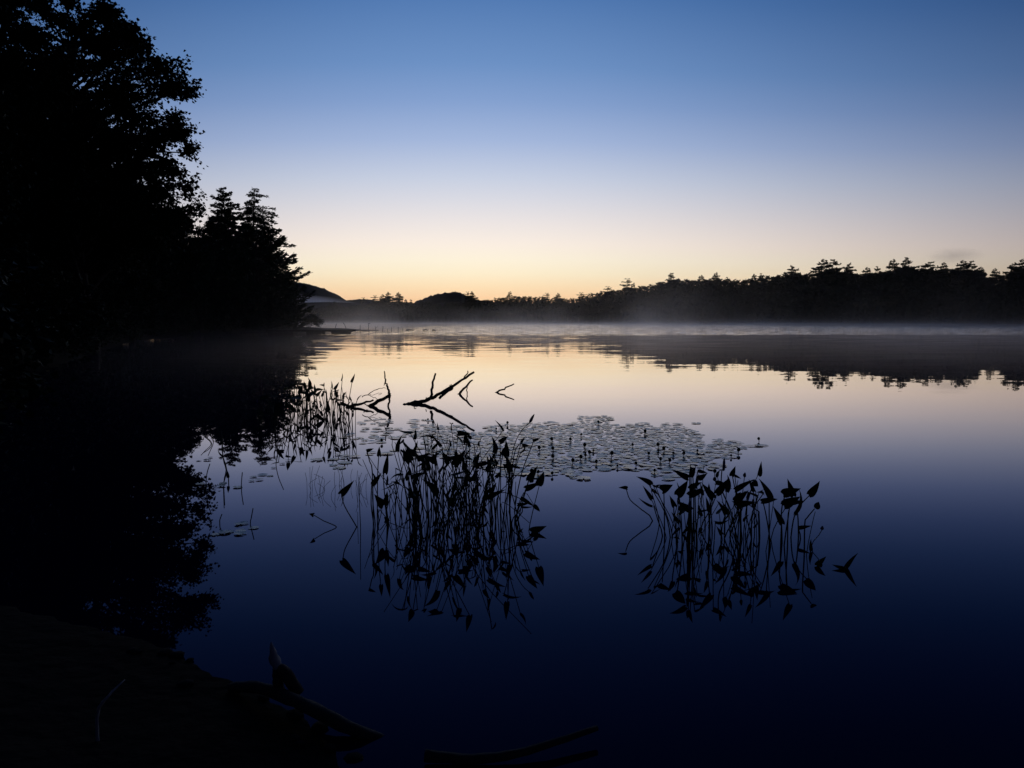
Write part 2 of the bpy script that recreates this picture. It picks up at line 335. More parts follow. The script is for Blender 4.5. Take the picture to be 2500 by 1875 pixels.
def conifer(name, H, prof, seed, nb=80, tuft=34, tlen=.42, droop=-.12, upturn=.16, bare=.0, trunk_r=.3, mat=None, lean=(0, 0), bias=None, jit=.25, tw=.2, rise_top=.55, whorl=0):
    """prof: [(t, length)] bough length against height fraction; boughs in loose whorls with needle tufts on side twigs"""
    g = np.random.default_rng(seed); pr = np.array(prof); tr = MB(); qs = np.linspace(0, 1, 8)
    path = np.array([(lean[0] * q * q * H, lean[1] * q * q * H, -.3 + (H + .3) * q) for q in qs])
    tr.tube(path, [trunk_r * (1 - .93 * q) + .015 for q in qs], 7)
    C = []; D = []; Ls = []
    for k in range(nb):
        t = bare + (1 - bare) * (k + g.uniform(-.5, .5)) / nb; t = min(max(t, .02), .995)
        if whorl: t = min(.995, max(.02, (round(t * whorl) + g.normal(0, .34)) / whorl))
        a = k * 2.39996 + g.normal(0, .5); ln = np.interp(t, pr[:, 0], pr[:, 1]) * (1 + g.normal(0, jit))
        if bias: ln *= 1 + bias[1] * math.cos(a - bias[0])
        ln = max(ln, .25); q0 = np.array([np.interp(t, qs, path[:, i]) for i in (0, 1, 2)])
        o = np.array((math.cos(a), math.sin(a), 0.0)); ss = np.linspace(0, 1, 6)
        rise = droop + rise_top * max(0, t - .75) / .25 + g.normal(0, .07)
        bough = np.array([q0 + o * ln * s + np.array((0, 0, ln * (rise * s + upturn * s * s * s))) for s in ss])
        tr.tube(bough, [(.010 + .011 * ln) * (1 - .8 * s) for s in ss], 3)
        n = max(6, int(tuft * (.35 + .65 * min(1, ln / 3.2)))); s = 1 - g.uniform(0, 1, n) ** 1.4 * .88; s[0] = 1
        base = np.stack([np.interp(s, ss, bough[:, i]) for i in (0, 1, 2)], -1)
        sidev = np.array((-o[1], o[0], 0)); w = (.08 + tw * ln * np.sin(np.clip(1.05 - s, 0, 1) * math.pi * .62 + .15)) * g.normal(0, .62, n)
        cen = base + sidev * w[:, None] + o * np.abs(w)[:, None] * .5 + np.stack([g.normal(0, .05, n), g.normal(0, .05, n), g.normal(0, (.09 if whorl else .07), n)], -1)
        dr = o * 1.0 + sidev * (np.sign(w) * g.uniform(.2, .9, n))[:, None] + np.stack([g.normal(0, .25, n), g.normal(0, .25, n), g.normal(.12 if whorl else .22, .3, n)], -1)
        tl = tlen * (.45 + .55 * min(1, (1 - t) / .22)) if whorl else tlen
        C.append(cen); D.append(dr); Ls.append(tl * g.uniform(.6, 1.3, n))
        if whorl:
            n = max(5, int(tuft / 3 * min(1, ln / 2.5))); u = g.uniform(0, .5, n) ** 1.0
            C.append(q0 + o * (ln * u)[:, None] + g.normal(0, .14 * tl + .02, (n, 3)) + np.array((0, 0, ln * rise)) * u[:, None]); D.append(o + g.normal(0, .7, (n, 3))); Ls.append(tl * g.uniform(.7, 1.3, n))
    C = np.concatenate(C); D = np.concatenate(D); Ls = np.concatenate(Ls)
    V, F = leaf_quads(C, D, Ls, Ls * .36, .15, g)
    root = empty(name, (0, 0, 0), 'x', 'tree')
    tr.build('trunk', M_BARK, root); mk_np('crown', V, F, mat or M_NEEDLE, root)
    return root
def put(root, x, y, label, group=None, rz=None):
    root.location = (x, y, float(terrain([x], [y])[0]) if signed([x], [y])[0] > 0 else 0); root['label'] = label
    if group: root['group'] = group
    if rz is not None: root.rotation_euler.z = rz
    return root

# --- the tall broadleaf trees over the near bank
DM = 35.0
mx = at(205, 782, DM)[0]; gz = float(terrain([mx], [DM])[0])
edge = [(595, 190), (560, 262), (540, 286), (515, 292), (495, 318), (470, 262), (440, 275), (420, 278), (385, 262), (350, 236), (330, 270), (300, 268),
        (250, 288), (215, 284), (170, 278), (150, 246), (110, 196), (65, 152), (35, 108), (22, 55)]
prof = [(at(0, y, DM)[2] - gz, w / FOC * DM) for y, w in edge]
TIPS = [((px - 205) / FOC * DM / math.cos(aa) - .55, aa, at(0, py, DM)[2] - gz) for px, py, aa in ((488, 212, .1), (492, 250, -.3), (470, 185, .4), (478, 330, 0), (462, 345, .5), (470, 415, .1), (476, 432, -.35), (440, 400, .3), (522, 494, .05), (480, 510, .4), (492, 540, -.1), (450, 552, .3), (470, 470, -.4),
        (452, 152, .3), (412, 138, -.3), (392, 110, .1), (352, 64, .2), (330, 52, -.5), (305, 36, .6), (280, 42, 1.0), (440, 300, -.2), (430, 290, .5), (455, 370, -.5), (440, 528, -.5), (415, 560, .1))]
put(broadleaf('maple_tree', prof, 21, 100, 17, 38, .16, .30, tips=TIPS), mx, DM, 'tall leafy maple with drooping lacy sprays, leaning out over the lake bank')
gz2 = float(terrain([-17.3], [27.5])[0])
put(broadleaf('maple_tree', [(5.0, 3.6), (8, 4.3), (11, 4.2), (12.6, 3.6), (13.6, 3.95), (15, 3.9), (17, 3.1), (19, 1.2)], 33, 110, 17, 40, .16, .36), -20.1, 27.5,
    'tallest broadleaf tree on the bank, its crown above all others')
# broad dark trees behind and beside them
mid1 = broadleaf('leafy_tree', [(2.2, 2.8), (4, 4.3), (7, 4.6), (9.5, 3.6), (11.5, 2.0), (12.6, .7)], 41, 90, 16, 42, .17, .24)
mid2 = broadleaf('leafy_tree', [(1.8, 2.4), (4, 3.7), (6.5, 4.0), (9, 3.4), (11, 2.2), (12.4, .6)], 43, 90, 16, 42, .17, .22)
SH_G = 'dark trees massed along the near shore'
SH_L = 'dark broadleaf tree in the unbroken black wood along the shore beneath the tall maples'
spots = [(-24, 40, 1.0), (-27, 45, 1.02), (-32, 50, 1.08), (-29, 56, .95), (-34, 60, 1.0), (-36, 67, 1.02), (-41, 62, 1.15), (-38, 74, 1.0), (-37, 80, .98), (-43, 78, 1.0),
         (-40, 88, 1.08), (-46, 92, .9), (-37.5, 95, 1.02), (-41, 101, .95), (-47, 104, .85), (-16, 19, .75), (-19, 22, .9), (-23, 30, 1.0), (-26, 34, 1.1), (-14, 14.5, .7), (-17, 15, .85),
         (-30, 38, 1.25), (-37, 47, 1.3), (-22, 24, 1.2), (-52, 84, 1.35), (-53, 100, 1.05)]
for i, (x, y, s) in enumerate(spots):
    src = (mid1, mid2)[i % 2]
    z = float(terrain([x], [y])[0]); sc = (s, s, s * R.uniform(.92, 1.08))
    if i < 2:
        src.location = (x, y, z); src.rotation_euler.z = R.uniform(0, 6); src.scale = sc; src['label'] = SH_L; src['group'] = SH_G
    else:
        copy_tree(src, (x, y, z), R.uniform(0, 6), sc, SH_L, SH_G)
# shrubs right at the water's edge
sb = broadleaf('shore_shrub', [(.3, 1.3), (1.0, 1.8), (1.9, 1.7), (2.7, 1.0), (3.2, .3)], 55, 46, 10, 26, .13, .05)
sb['category'] = 'shrub'
B_G = 'shrubs lining the water under the dark trees'; B_L = 'low leafy shrub overhanging the water at the foot of the dark wood'
bs = [(-8.2, 9.2), (-10.2, 11.3), (-12, 14), (-13.6, 17.5), (-15.4, 21.5), (-17, 26), (-19.4, 31), (-21.6, 36), (-24, 41.5), (-26.2, 46.5), (-28.4, 52), (-30.6, 58), (-32.6, 64), (-34, 71), (-35.6, 78), (-36, 85), (-35.6, 91), (-35, 98), (-34.6, 104), (-34.8, 110)]
for i, (x, y) in enumerate(bs):
    z = float(terrain([x], [y])[0]); s = R.uniform(.8, 1.35)
    if i == 0: sb.location = (x, y, z); sb['label'] = B_L; sb['group'] = B_G
    else: copy_tree(sb, (x, y, z), R.uniform(0, 6), (s, s, s * .9), B_L, B_G)
p = at(770, 793, 117); copy_tree(sb, (p[0] - .6, 117, .5), 1.0, (.95, .95, .62), 'small rounded shrub at the root of the sand spit', None).pop('group', None)

# --- the tall pines on the point
pA = at(545, 440, 140); H = pA[2] - 2.5
put(conifer('pine_tree', H, [(0, 2.2), (.5, 2.6), (.6, 3.3), (.72, 2.7), (.8, 2.0), (.9, 1.6), (.96, .9), (1, .3)], 61, 150, 95, .72, -.08, .16, .2, .42, tw=.17, jit=.34, whorl=24, rise_top=.2), pA[0], 140,
    'slimmer of the two tall pines rising above the wood on the point')
pB = at(609, 436, 142); H = pB[2] - 2.5
put(conifer('pine_tree', H, [(0, 2.2), (.54, 2.8), (.60, 5.3), (.7, 4.4), (.8, 3.3), (.88, 2.3), (.95, 1.4), (1, .5)], 67, 150, 90, .62, -.30, .04, .2, .5, lean=(.035, 0), bias=(0, .28), tw=.16, whorl=24, rise_top=.15), pB[0], 142,
    'broad windswept pine with long drooping boughs rising above the wood on the point')
pC = at(625, 572, 109); H = pC[2]
put(conifer('hemlock_tree', H, [(0, 6.0), (.1, 6.3), (.42, 6.2), (.51, 6.4), (.6, 5.6), (.70, 4.9), (.82, 3.9), (.96, 1.8), (1, .5)], 71, 170, 120, .6, -.22, .30, .02, .35, tw=.22, jit=.16), pC[0], 109,
    'broad conifer with upturned branch tips sloping to the water at the end of the point')
cf = conifer('spruce_tree', 14.5, [(0, 4.2), (.2, 4.0), (.5, 2.9), (.75, 1.7), (.92, .7), (1, .2)], 73, 110, 50, .5, -.2, .22, .02, .26, tw=.24)
C_G = 'dark conifers filling the point'; C_L = 'dark conifer in the solid wood below the two tall pines on the point'
for i, (px, Y, top) in enumerate([(455, 112, 586), (490, 118, 588), (520, 110, 584), (552, 124, 582), (580, 114, 590), (607, 120, 590), (632, 116, 592), (660, 116, 602), (690, 113, 650), (430, 122, 580), (505, 132, 572), (572, 134, 585), (640, 130, 600), (400, 118, 562), (706, 119, 690)]):
    q = at(px, top, Y); z = max(.3, float(terrain([q[0]], [Y])[0])); s = (q[2] - z) / 14.5
    if i == 0: cf.location = (q[0], Y, z); cf.scale = (s, s, s); cf['label'] = C_L; cf['group'] = C_G
    else: copy_tree(cf, (q[0], Y, z), R.uniform(0, 6), (s * R.uniform(.95, 1.3),) * 2 + (s,), C_L, C_G)

# --- the far shore: a wooded slope, its skyline trees one by one
far_pine = [conifer('pine_tree', 20, [(0, 2.2), (.4, 3.0), (.6, 4.4), (.74, 3.9), (.85, 2.7), (.94, 1.3), (1, .2)], 81, 100, 60, 1.0, -.16, .14, .12, .30, M_FAR, jit=.45, tw=.22, rise_top=.1, whorl=15),
            conifer('pine_tree', 20, [(0, 1.0), (.5, 1.2), (.7, 2.8), (.8, 1.6), (.88, 3.4), (.94, 2.6), (1, .7)], 83, 40, 66, .85, .0, .06, .5, .26, M_FAR, jit=.5, lean=(.05, 0), tw=.18, rise_top=.05, whorl=14),
            conifer('pine_tree', 20, [(0, 3.8), (.4, 4.0), (.6, 3.7), (.75, 2.9), (.88, 1.7), (.95, .8), (1, .15)], 87, 110, 60, 1.0, -.24, .14, .05, .30, M_FAR, jit=.35, tw=.22, rise_top=.15, whorl=17)]
far_spruce = [conifer('spruce_tree', 20, [(0, 3.6), (.3, 3.1), (.6, 2.0), (.85, .9), (1, .15)], 91 + i, 60, 44, 1.2, -.15, .12, .04, .24, M_FAR, jit=.28, tw=.24, whorl=20, rise_top=.1) for i in range(2)]
def shoreY(px):
    k = (px - 1250) / FOC; best = 150
    for i in range(len(SH)):
        (ax, ay), (bx, by) = SH[i], SH[(i + 1) % len(SH)]; fa, fb = ax - k * ay, bx - k * by
        if fa * fb < 0:
            y = ay + (by - ay) * fa / (fa - fb)
            best = max(best, y)
    return best
SKY = np.array([(640, 760), (740, 753), (800, 749), (860, 744), (920, 739), (1000, 736), (1080, 738), (1170, 736), (1215, 727), (1260, 723), (1310, 723), (1360, 729), (1400, 727), (1440, 719), (1500, 709), (1550, 701), (1600, 693),
                (1640, 684), (1700, 683), (1760, 681), (1800, 684), (1850, 679), (1900, 672), (1960, 668), (2030, 668), (2100, 670), (2160, 664), (2220, 660), (2290, 659), (2350, 656), (2395, 664), (2412, 690), (2440, 690), (2465, 668), (2500, 655), (2560, 640)], float)
heroes = [(805, 739, 2), (817, 735, 4), (887, 727, 1), (916, 722, 1), (934, 719, 0), (947, 713, 0), (972, 714, 2), (990, 730, 4), (1003, 731, 3), (1142, 713, 1), (1152, 712, 0), (1245, 711, 4), (1335, 716, 1), (1363, 716, 2), (1420, 715, 1), (1484, 700, 1), (1532, 681, 1), (1546, 690, 4),
          (1640, 667, 0), (1713, 671, 4), (1748, 666, 2), (1777, 677, 3), (1842, 668, 4), (1860, 668, 3), (1934, 649, 2), (2012, 633, 2), (2034, 634, 0), (2073, 643, 2), (2118, 653, 2), (2143, 651, 3), (2180, 634, 2), (2213, 629, 0),
          (2255, 648, 2), (2272, 640, 0), (2305, 641, 2), (2352, 636, 2), (2372, 638, 0), (2395, 652, 2), (2429, 656, 2), (2476, 644, 0), (2497, 633, 2)]
PROTO = far_pine + far_spruce; used = set()
F_L = ['irregular pine with spreading boughs above the far treeline', 'thin crooked flat-topped pine above the far treeline', 'bushy pine breaking the skyline of the far shore',
       'slender spruce spire poking above the far treeline', 'slender spruce spire poking above the far treeline']
F_G = 'trees standing out on the far skyline'
def far_where(px): return ', on the low shore beyond the spit' if px < 1005 else ', beside the rounded hill' if px < 1200 else ', low on the rising slope' if px < 1700 else ', along the highest wood'
for px, py, k in heroes:
    Y = shoreY(px) + R.uniform(16, 30); q = at(px, py, Y); z = float(terrain([q[0]], [Y])[0]) - .2; s = (q[2] - z) / 20
    w = max(s, .55) * R.uniform(.9, 1.2)
    if k not in used:
        o = PROTO[k]; used.add(k); o.location = (q[0] - (1.0 * s if k == 1 else 0), Y, z); o.scale = (w, w, s); o['label'] = F_L[k] + far_where(px); o['group'] = F_G + far_where(px)
    else: copy_tree(PROTO[k], (q[0] - (1.0 * s if k == 1 else 0), Y, z), R.uniform(-.6, .6) if k == 1 else R.uniform(0, 6), (w, w, s), F_L[k] + far_where(px), F_G + far_where(px))
# the wood below them
def crown_arrays(o):
    m = [c for c in o.children if c.name.startswith('crown')][0].data
    v = np.empty(len(m.vertices) * 3, np.float32); m.vertices.foreach_get('co', v); f = np.empty(len(m.polygons) * 4, np.int32); m.loops.foreach_get('vertex_index', f)
    return v.reshape(-1, 3), f.reshape(-1, 4)
lowk = [conifer('spruce_tree', 20, [(0, 4.2), (.3, 3.7), (.6, 2.5), (.85, 1.1), (1, .2)], 101, 36, 20, 1.7, -.12, .12, .02, .24, M_FAR, tw=.3),
        conifer('pine_tree', 20, [(0, 3.6), (.4, 4.4), (.7, 3.8), (.9, 2.4), (1, .8)], 103, 36, 20, 1.7, -.02, .1, .02, .24, M_FAR, tw=.3, jit=.4)]
arr = [crown_arrays(o) for o in lowk]
for o in lowk:
    for c in list(o.children): bpy.data.objects.remove(c, do_unlink=True)
    bpy.data.objects.remove(o, do_unlink=True)
VV = []; FF = []; off = 0
ang = np.arange(7) * 2 * math.pi / 7
def with_core(v, f, prof):
    k = np.concatenate([np.stack([r * np.cos(ang + z), r * np.sin(ang + z), np.full(7, z)], -1) for z, r in prof]); b = len(v)
    q = [(b + 7 * i + j, b + 7 * i + (j + 1) % 7, b + 7 * i + 7 + (j + 1) % 7, b + 7 * i + 7 + j) for i in range(len(prof) - 1) for j in range(7)]
    return np.concatenate([v, k]), np.concatenate([f, np.array(q, np.int32)])
arr = [with_core(*arr[0], [(0, 3.0), (4, 3.1), (9, 2.2), (14, 1.2), (18, .3)]), with_core(*arr[1], [(0, 2.8), (6, 3.4), (11, 3.0), (15, 2.0), (18, .6)])]
for row, inl in enumerate((2, 7, 13, 20, 28, 38)):
    px = 640.0
    while px < 2620:
        Y = shoreY(px) + inl + R.uniform(-2, 3); px += (2.6 + .35 * row) / Y * FOC * R.uniform(.6, 1.3)
        sky_y = np.interp(px, SKY[:, 0], SKY[:, 1]) + abs(R.gauss(0, 3.6)) + (6, 2, 0, -1, -1, 0)[row]
        q = at(px, sky_y, Y); z = float(terrain([q[0]], [Y])[0]) - .3; h = (q[2] - z)
        if row == 0: h *= R.uniform(.45, .85)
        elif row == 1: h *= R.uniform(.7, 1)
        h = max(h, 3.0); v, f = arr[R.random() < .45]; s = h / 20; w = max(s, .42) * R.uniform(.8, 1.2); a = R.uniform(0, 6.28); ca, sa = math.cos(a), math.sin(a)
        VV.append(np.stack([(v[:, 0] * ca - v[:, 1] * sa) * w + q[0], (v[:, 0] * sa + v[:, 1] * ca) * w + Y, v[:, 2] * s + z], -1)); FF.append(f + off); off += len(v)
tag(mk_np('far_forest', np.concatenate(VV), np.concatenate(FF), M_FAR), 'dark unbroken wood covering the slope of the far shore', 'forest', kind='stuff')

# ------------------------------------------------------------------ the dock and the sticks by the spit
dY = 93.0; a = at(655, 800, dY); b = at(866, 800, dY); d0, d1 = a[0], b[0]
dock = empty('dock', (d0, dY, 0), 'long low floating dock reaching out from the point', 'dock')
pw = .30; n = int((d1 - d0) / pw)
pl = MB().box((0, -1.0, 0), (pw - .02, 1.0, .05)).build('plank', M_DOCK, dock, False); pl.location = (0, 0, .38)
for i in range(1, n):
    c = pl.copy(); COL.objects.link(c); c.parent = dock; c.location = (i * pw, R.uniform(-.02, .02), .38 + R.uniform(-.006, .006))
for y in (-.85, .85): MB().box((0, y - .05, .18), (n * pw - .02, y + .05, .378)).build('beam', M_DOCK, dock, False)
for x0, x1 in ((.2, 3.4), (5.0, 6.9), (8.1, 10.2)):
    MB().box((x0, -.9, -.25), (x1, .9, .178)).build('float', M_DOCK, dock, False)
def stick(px, py_top, py_base, Y, r, dx=0, label='', extra=()):
    b_ = at(px, py_base, Y); t_ = at(px + dx, py_top, Y); z = b_[2]
    m = MB().tube(smoothpath([(b_[0], Y, z - .3), (b_[0] * .6 + t_[0] * .4 + .02, Y, z * .6 + t_[2] * .4), (t_[0], Y + .1, t_[2])], 3), [r] * 3 + [r * .7] * 3 + [r * .4], 5)
    for (fx, fy, gx_, gy_) in extra:
        u, v = at(fx, fy, Y), at(gx_, gy_, Y); m.tube([u, (u + v) / 2 + np.array((.03, 0, .03)), v], [r * .6, r * .5, r * .3], 4)
    return tag(m.build('dead_stick', M_WOOD), label, 'stick', 'dead sticks along the spit')
for px, yt, yb, dx, ex in ((818, 790, 799, 4, [(819, 794, 822, 791)]), (846, 787, 802, -9, []), (879, 793, 805, 0, []), (899, 789, 806, 1, [(899, 790, 905, 789)]), (918, 797, 806, -3, [(917, 801, 922, 797)]), (934, 796, 806, 1, []), (946, 802, 807, 0, []), (955, 799, 806, 1, []), (972, 798, 806, 0, []), (983, 802, 807, 0, [])):
    stick(px, yt, yb, 115.5, .055, dx, 'thin dead stick standing in the shallows off the sand spit', ex)
for x0, x1, y in ((990, 1012, 805), (1032, 1046, 805), (1055, 1064, 805.5)):
    u, v = wat(x0, y + 1.5), wat(x1, y + 1.5); tag(MB().tube([u + (0, 0, .04), (u + v) / 2 + (0, 0, .12), v + (0, 0, .03)], [.07, .1, .05], 6).build('floating_branch', M_WOOD), 'low waterlogged branch lying in the water beyond the end of the spit', 'branch', 'waterlogged branches beyond the spit')

# ------------------------------------------------------------------ dead branches in the water
def R4(x, y): return (400 + x * .40687, 850 + y * .40687)
def branch(name, label, Y, paths, mat=M_WOOD, cat='branch'):
    root = empty(name, (0, 0, 0), label, cat); o3 = None
    for i, (pts, r0, r1, dz) in enumerate(paths):
        P = []
        for j, (x, y) in enumerate(pts):
            P.append(at(*R4(x, y), Y + dz * j / max(1, len(pts) - 1)))
        if i == 0: o3 = P[0].copy(); o3[2] = 0; root.location = o3
        P = smoothpath([q - o3 for q in P], 4); K = len(P)
        P = [q + np.array((R.gauss(0, .006), 0, R.gauss(0, .006))) for q in P]
        MB().tube(P, [r0 + (r1 - r0) * k / (K - 1) for k in range(K)], 6, .14).build('limb' if i == 0 else 'twig', mat, root)
    return root
Yb = wat(*R4(1465, 338))[1]
branch('dead_branch', 'long forked dead branch slanting out of the water with a straight upright twig', Yb,
       [([(1440, 352), (1470, 337), (1530, 322), (1600, 304), (1660, 270), (1760, 208), (1862, 144)], .052, .022, .5), ([(1604, 302), (1606, 250), (1618, 195), (1630, 148)], .026, .016, .1),
        ([(1655, 300), (1668, 288), (1700, 262), (1735, 236)], .026, .022, .3), ([(1795, 186), (1812, 165), (1826, 139)], .015, .010, .1), ([(1500, 328), (1502, 312), (1512, 318)], .009, .006, 0), ([(1570, 305), (1578, 296)], .012, .006, 0), ([(1735, 225), (1722, 222), (1712, 228)], .010, .006, 0)])
Ya = wat(*R4(1240, 348))[1]
branch('dead_branch', 'crooked dead branch bent like an elbow with a spike pointing up', Ya,
       [([(1215, 362), (1242, 345), (1300, 312), (1358, 281)], .040, .032, .1), ([(1358, 283), (1352, 262), (1340, 225), (1328, 190), (1326, 136)], .030, .009, 0), ([(1358, 280), (1356, 305), (1345, 345), (1333, 390)], .020, .016, .0),
        ([(1330, 205), (1322, 222)], .012, .006, 0), ([(1290, 318), (1280, 330), (1262, 338)], .010, .006, 0), ([(1330, 238), (1290, 243), (1255, 258), (1230, 276), (1205, 286), (1188, 294)], .005, .009, .05), ([(1225, 280), (1250, 292), (1285, 310)], .006, .006, 0),
        ([(1230, 275), (1248, 282), (1280, 272), (1308, 274), (1290, 280)], .004, .004, 0)])
Yc = wat(*R4(1115, 356))[1]
branch('dead_branch', 'straight dead branch lying low out of the water beside the far clump of weed', Yc, [([(1100, 362), (1120, 353), (1180, 333), (1258, 311)], .042, .018, .2), ([(1200, 326), (1212, 338), (1224, 345)], .012, .006, 0), ([(1122, 350), (1135, 326)], .02, .006, 0)])
Yd = wat(*R4(1770, 277))[1]
branch('dead_branch', 'short dead branch leaning from the water with a twig hanging down', Yd, [([(1752, 292), (1772, 275), (1810, 232), (1853, 188)], .034, .018, .2), ([(1820, 226), (1820, 262), (1824, 296)], .012, .009, 0)])
Ye = wat(*R4(1994, 267))[1]
branch('dead_branch', 'small lone dead twig slanting from open water past the other dead branches', Ye, [([(1978, 280), (1996, 265), (2040, 243), (2100, 213)], .028, .014, .2), ([(1996, 266), (2012, 258)], .012, .01, 0)])

# ------------------------------------------------------------------ pickerelweed
def leaf_mesh(base, tip, width, nor, curl=.12, fold=.28):
    base, tip = np.asarray(base, float), np.asarray(tip, float); d = tip - base; Lg = np.linalg.norm(d); d /= Lg
    nor = np.asarray(nor, float); sd = np.cross(d, nor); sd /= np.linalg.norm(sd) + 1e-9; nor = np.cross(sd, d)
    prof = [(-.10, .62), (.02, .95), (.14, 1.0), (.30, .93), (.48, .74), (.66, .50), (.82, .26), (.93, .10), (1.0, .015)]
    V = []; F = []; th = .0012
    for layer in (0, 1):
        for t, w in prof:
            h = w * width * .5; tt = max(t, 0); mid = base + d * (Lg * tt) + nor * (Lg * curl * (4 * tt * (1 - tt)) * .5)
            ed = base + d * (Lg * t) + nor * (Lg * curl * 2 * tt * (1 - tt) + fold * h)
            z = -nor * th * layer
            V += [mid + z, ed + sd * h + z, ed - sd * h + z]
    n = len(prof)
    for i in range(n - 1):
        for s in (1, 2):
            q = (3 * i, 3 * i + s, 3 * i + 3 + s, 3 * i + 3); F.append(q if s == 2 else q[::-1])
            q2 = tuple(k + 3 * n for k in q); F.append(q2[::-1] if s == 2 else q2)
    for s in (1, 2):
        for i in range(n - 1):
            q = (3 * i + s, 3 * i + 3 + s, 3 * i + 3 + s + 3 * n, 3 * i + s + 3 * n); F.append(q)
    return V, F
def make_stalk(root, pts, r, leaf=None, spike=None):
    """pts in world coordinates; leaf = (base, tip, width, normal)"""
    o = np.array(root.location); P = smoothpath([np.asarray(q, float) - o for q in pts], 3); K = len(P)
    st = MB().tube(P, [r * (1 - .35 * k / (K - 1)) for k in range(K)], 5).build('stalk', M_STALK, root)
    if leaf:
        V, F = leaf_mesh(leaf[0] - o, leaf[1] - o, leaf[2], leaf[3], R.uniform(-.18, .34), R.uniform(.1, .7)); m = MB(); m.v = [tuple(q) for q in V]; m.f = F
        m.build('leaf', M_WEED, st)
    if spike:
        a, b = spike[0] - o, spike[1] - o; pts2 = [a + (b - a) * t for t in np.linspace(0, 1, 7)]
        MB().tube(pts2, [spike[2] * w for w in (.5, 1, 1.1, 1, .85, .6, .15)], 7, .2).build('flower_spike', M_FLOWER, st)
    return st
def explicit(px_pts, leaf_px, Y0, label, group, dY=0.0, wf=.42, spike=False, r=.0058, nor=None):
    """px_pts from the water upward; Y0 depth of the base"""
    base = at(*px_pts[0], Y0); root = empty('pickerelweed', (base[0], Y0, 0), label, 'water plant', group)
    n = len(px_pts); pts = [np.array((base[0], Y0, -.25))] + [at(*p, Y0 + dY * i / max(1, n - 1)) for i, p in enumerate(px_pts)]
    lf = None; sk = None
    if leaf_px:
        Yt = Y0 + dY; b_ = at(*leaf_px[0], Yt); t_ = at(*leaf_px[1], Yt + R.uniform(-.05, .05))
        if spike: sk = (b_, t_, .011); pts.append(b_)
        else:
            Lg = np.linalg.norm(t_ - b_)
            nv = np.array(nor) if nor is not None else np.array((R.gauss(0, .5), -1.0 + R.gauss(0, .3), R.gauss(.4, .5)))
            lf = (b_, t_, max(.03, Lg * wf), nv)
            if np.linalg.norm(pts[-1] - b_) > .012: pts.append(b_)
    make_stalk(root, pts, r, lf, sk); return root
def clump(n, place, hgt, label, group, per=(2, 5), Lr=(.10, .18), seed=1, bent=.07, bare=.12, lean=.13, r=.0052, spikep=.06):
    g = random.Random(seed)
    for i in range(n):
        x, y = place(g); root = empty('pickerelweed', (x, y, 0), label, 'water plant', group); feat = ''
        for k in range(g.randint(*per)):
            bx, by = x + g.gauss(0, .07), y + g.gauss(0, .09); h = hgt(g); lx, ly = g.gauss(0, lean), g.gauss(0, lean)
            top = np.array((bx + lx * h, by + ly * h, h)); b0 = np.array((bx, by, -.22))
            u = g.random()
            if u < bent:
                feat = feat or 'snapped'
                kn = np.array((bx + lx * h, by + ly * h, h * g.uniform(.45, .7))); a = g.uniform(0, 6.28); e = kn + np.array((math.cos(a), .4 * math.sin(a), 0)) * h * g.uniform(.3, .55); e[2] = max(.02, kn[2] - h * g.uniform(.1, .5))
                pts = [b0, (b0 + kn) / 2, kn, e]; d = (e - kn) / np.linalg.norm(e - kn); d[2] -= .3; top = e
            else:
                mid = (b0 + top) / 2 + np.array((g.gauss(0, .02), g.gauss(0, .02), 0)) - np.array((lx, ly, 0)) * h * .18; pts = [b0, mid, top]
                a = g.uniform(0, 6.28); el = g.choice([g.uniform(.2, 1.1), g.uniform(-.5, .3), g.uniform(.8, 1.4)]); d = np.array((math.cos(a) * math.cos(el), math.sin(a) * math.cos(el) * .8, math.sin(el)))
            d = d / np.linalg.norm(d); v = g.random()
            if v < bare: make_stalk(root, pts, r * .8)
            elif v < bare + spikep:
                feat = 'spike'; make_stalk(root, pts, r, None, (top, top + np.array((g.gauss(0, .2), 0, 1)) * g.uniform(.05, .09), .010))
            else:
                Lg = g.uniform(*Lr); nv = np.array((g.gauss(0, .7), g.gauss(-.5, .6), g.gauss(.6, .5)))
                make_stalk(root, pts, r * g.uniform(.85, 1.15), (top, top + d * Lg, Lg * g.uniform(.22, .48), nv))
            if g.random() < .16:       # a second, lower leaf hugging the stalk
                q = pts[0] + (pts[-1] - pts[0]) * g.uniform(.55, .8); a = g.uniform(0, 6.28); d = np.array((math.cos(a) * .6, math.sin(a) * .5, .8)); Lg = g.uniform(*Lr) * .8
                make_stalk(root, [pts[0], (pts[0] + q) / 2 + np.array((.004, 0, 0)), q], r * .8, (q, q + d / np.linalg.norm(d) * Lg, Lg * .36, np.array((g.gauss(0, .7), -.6, .4))))
        if feat:
            root['label'] = {'snapped': 'pickerelweed with a snapped stalk', 'spike': 'pickerelweed carrying a flower spike'}[feat] + label[label.index(' in the'):]
            root['group'] = group + (' with snapped stalks' if feat == 'snapped' else ' in flower')
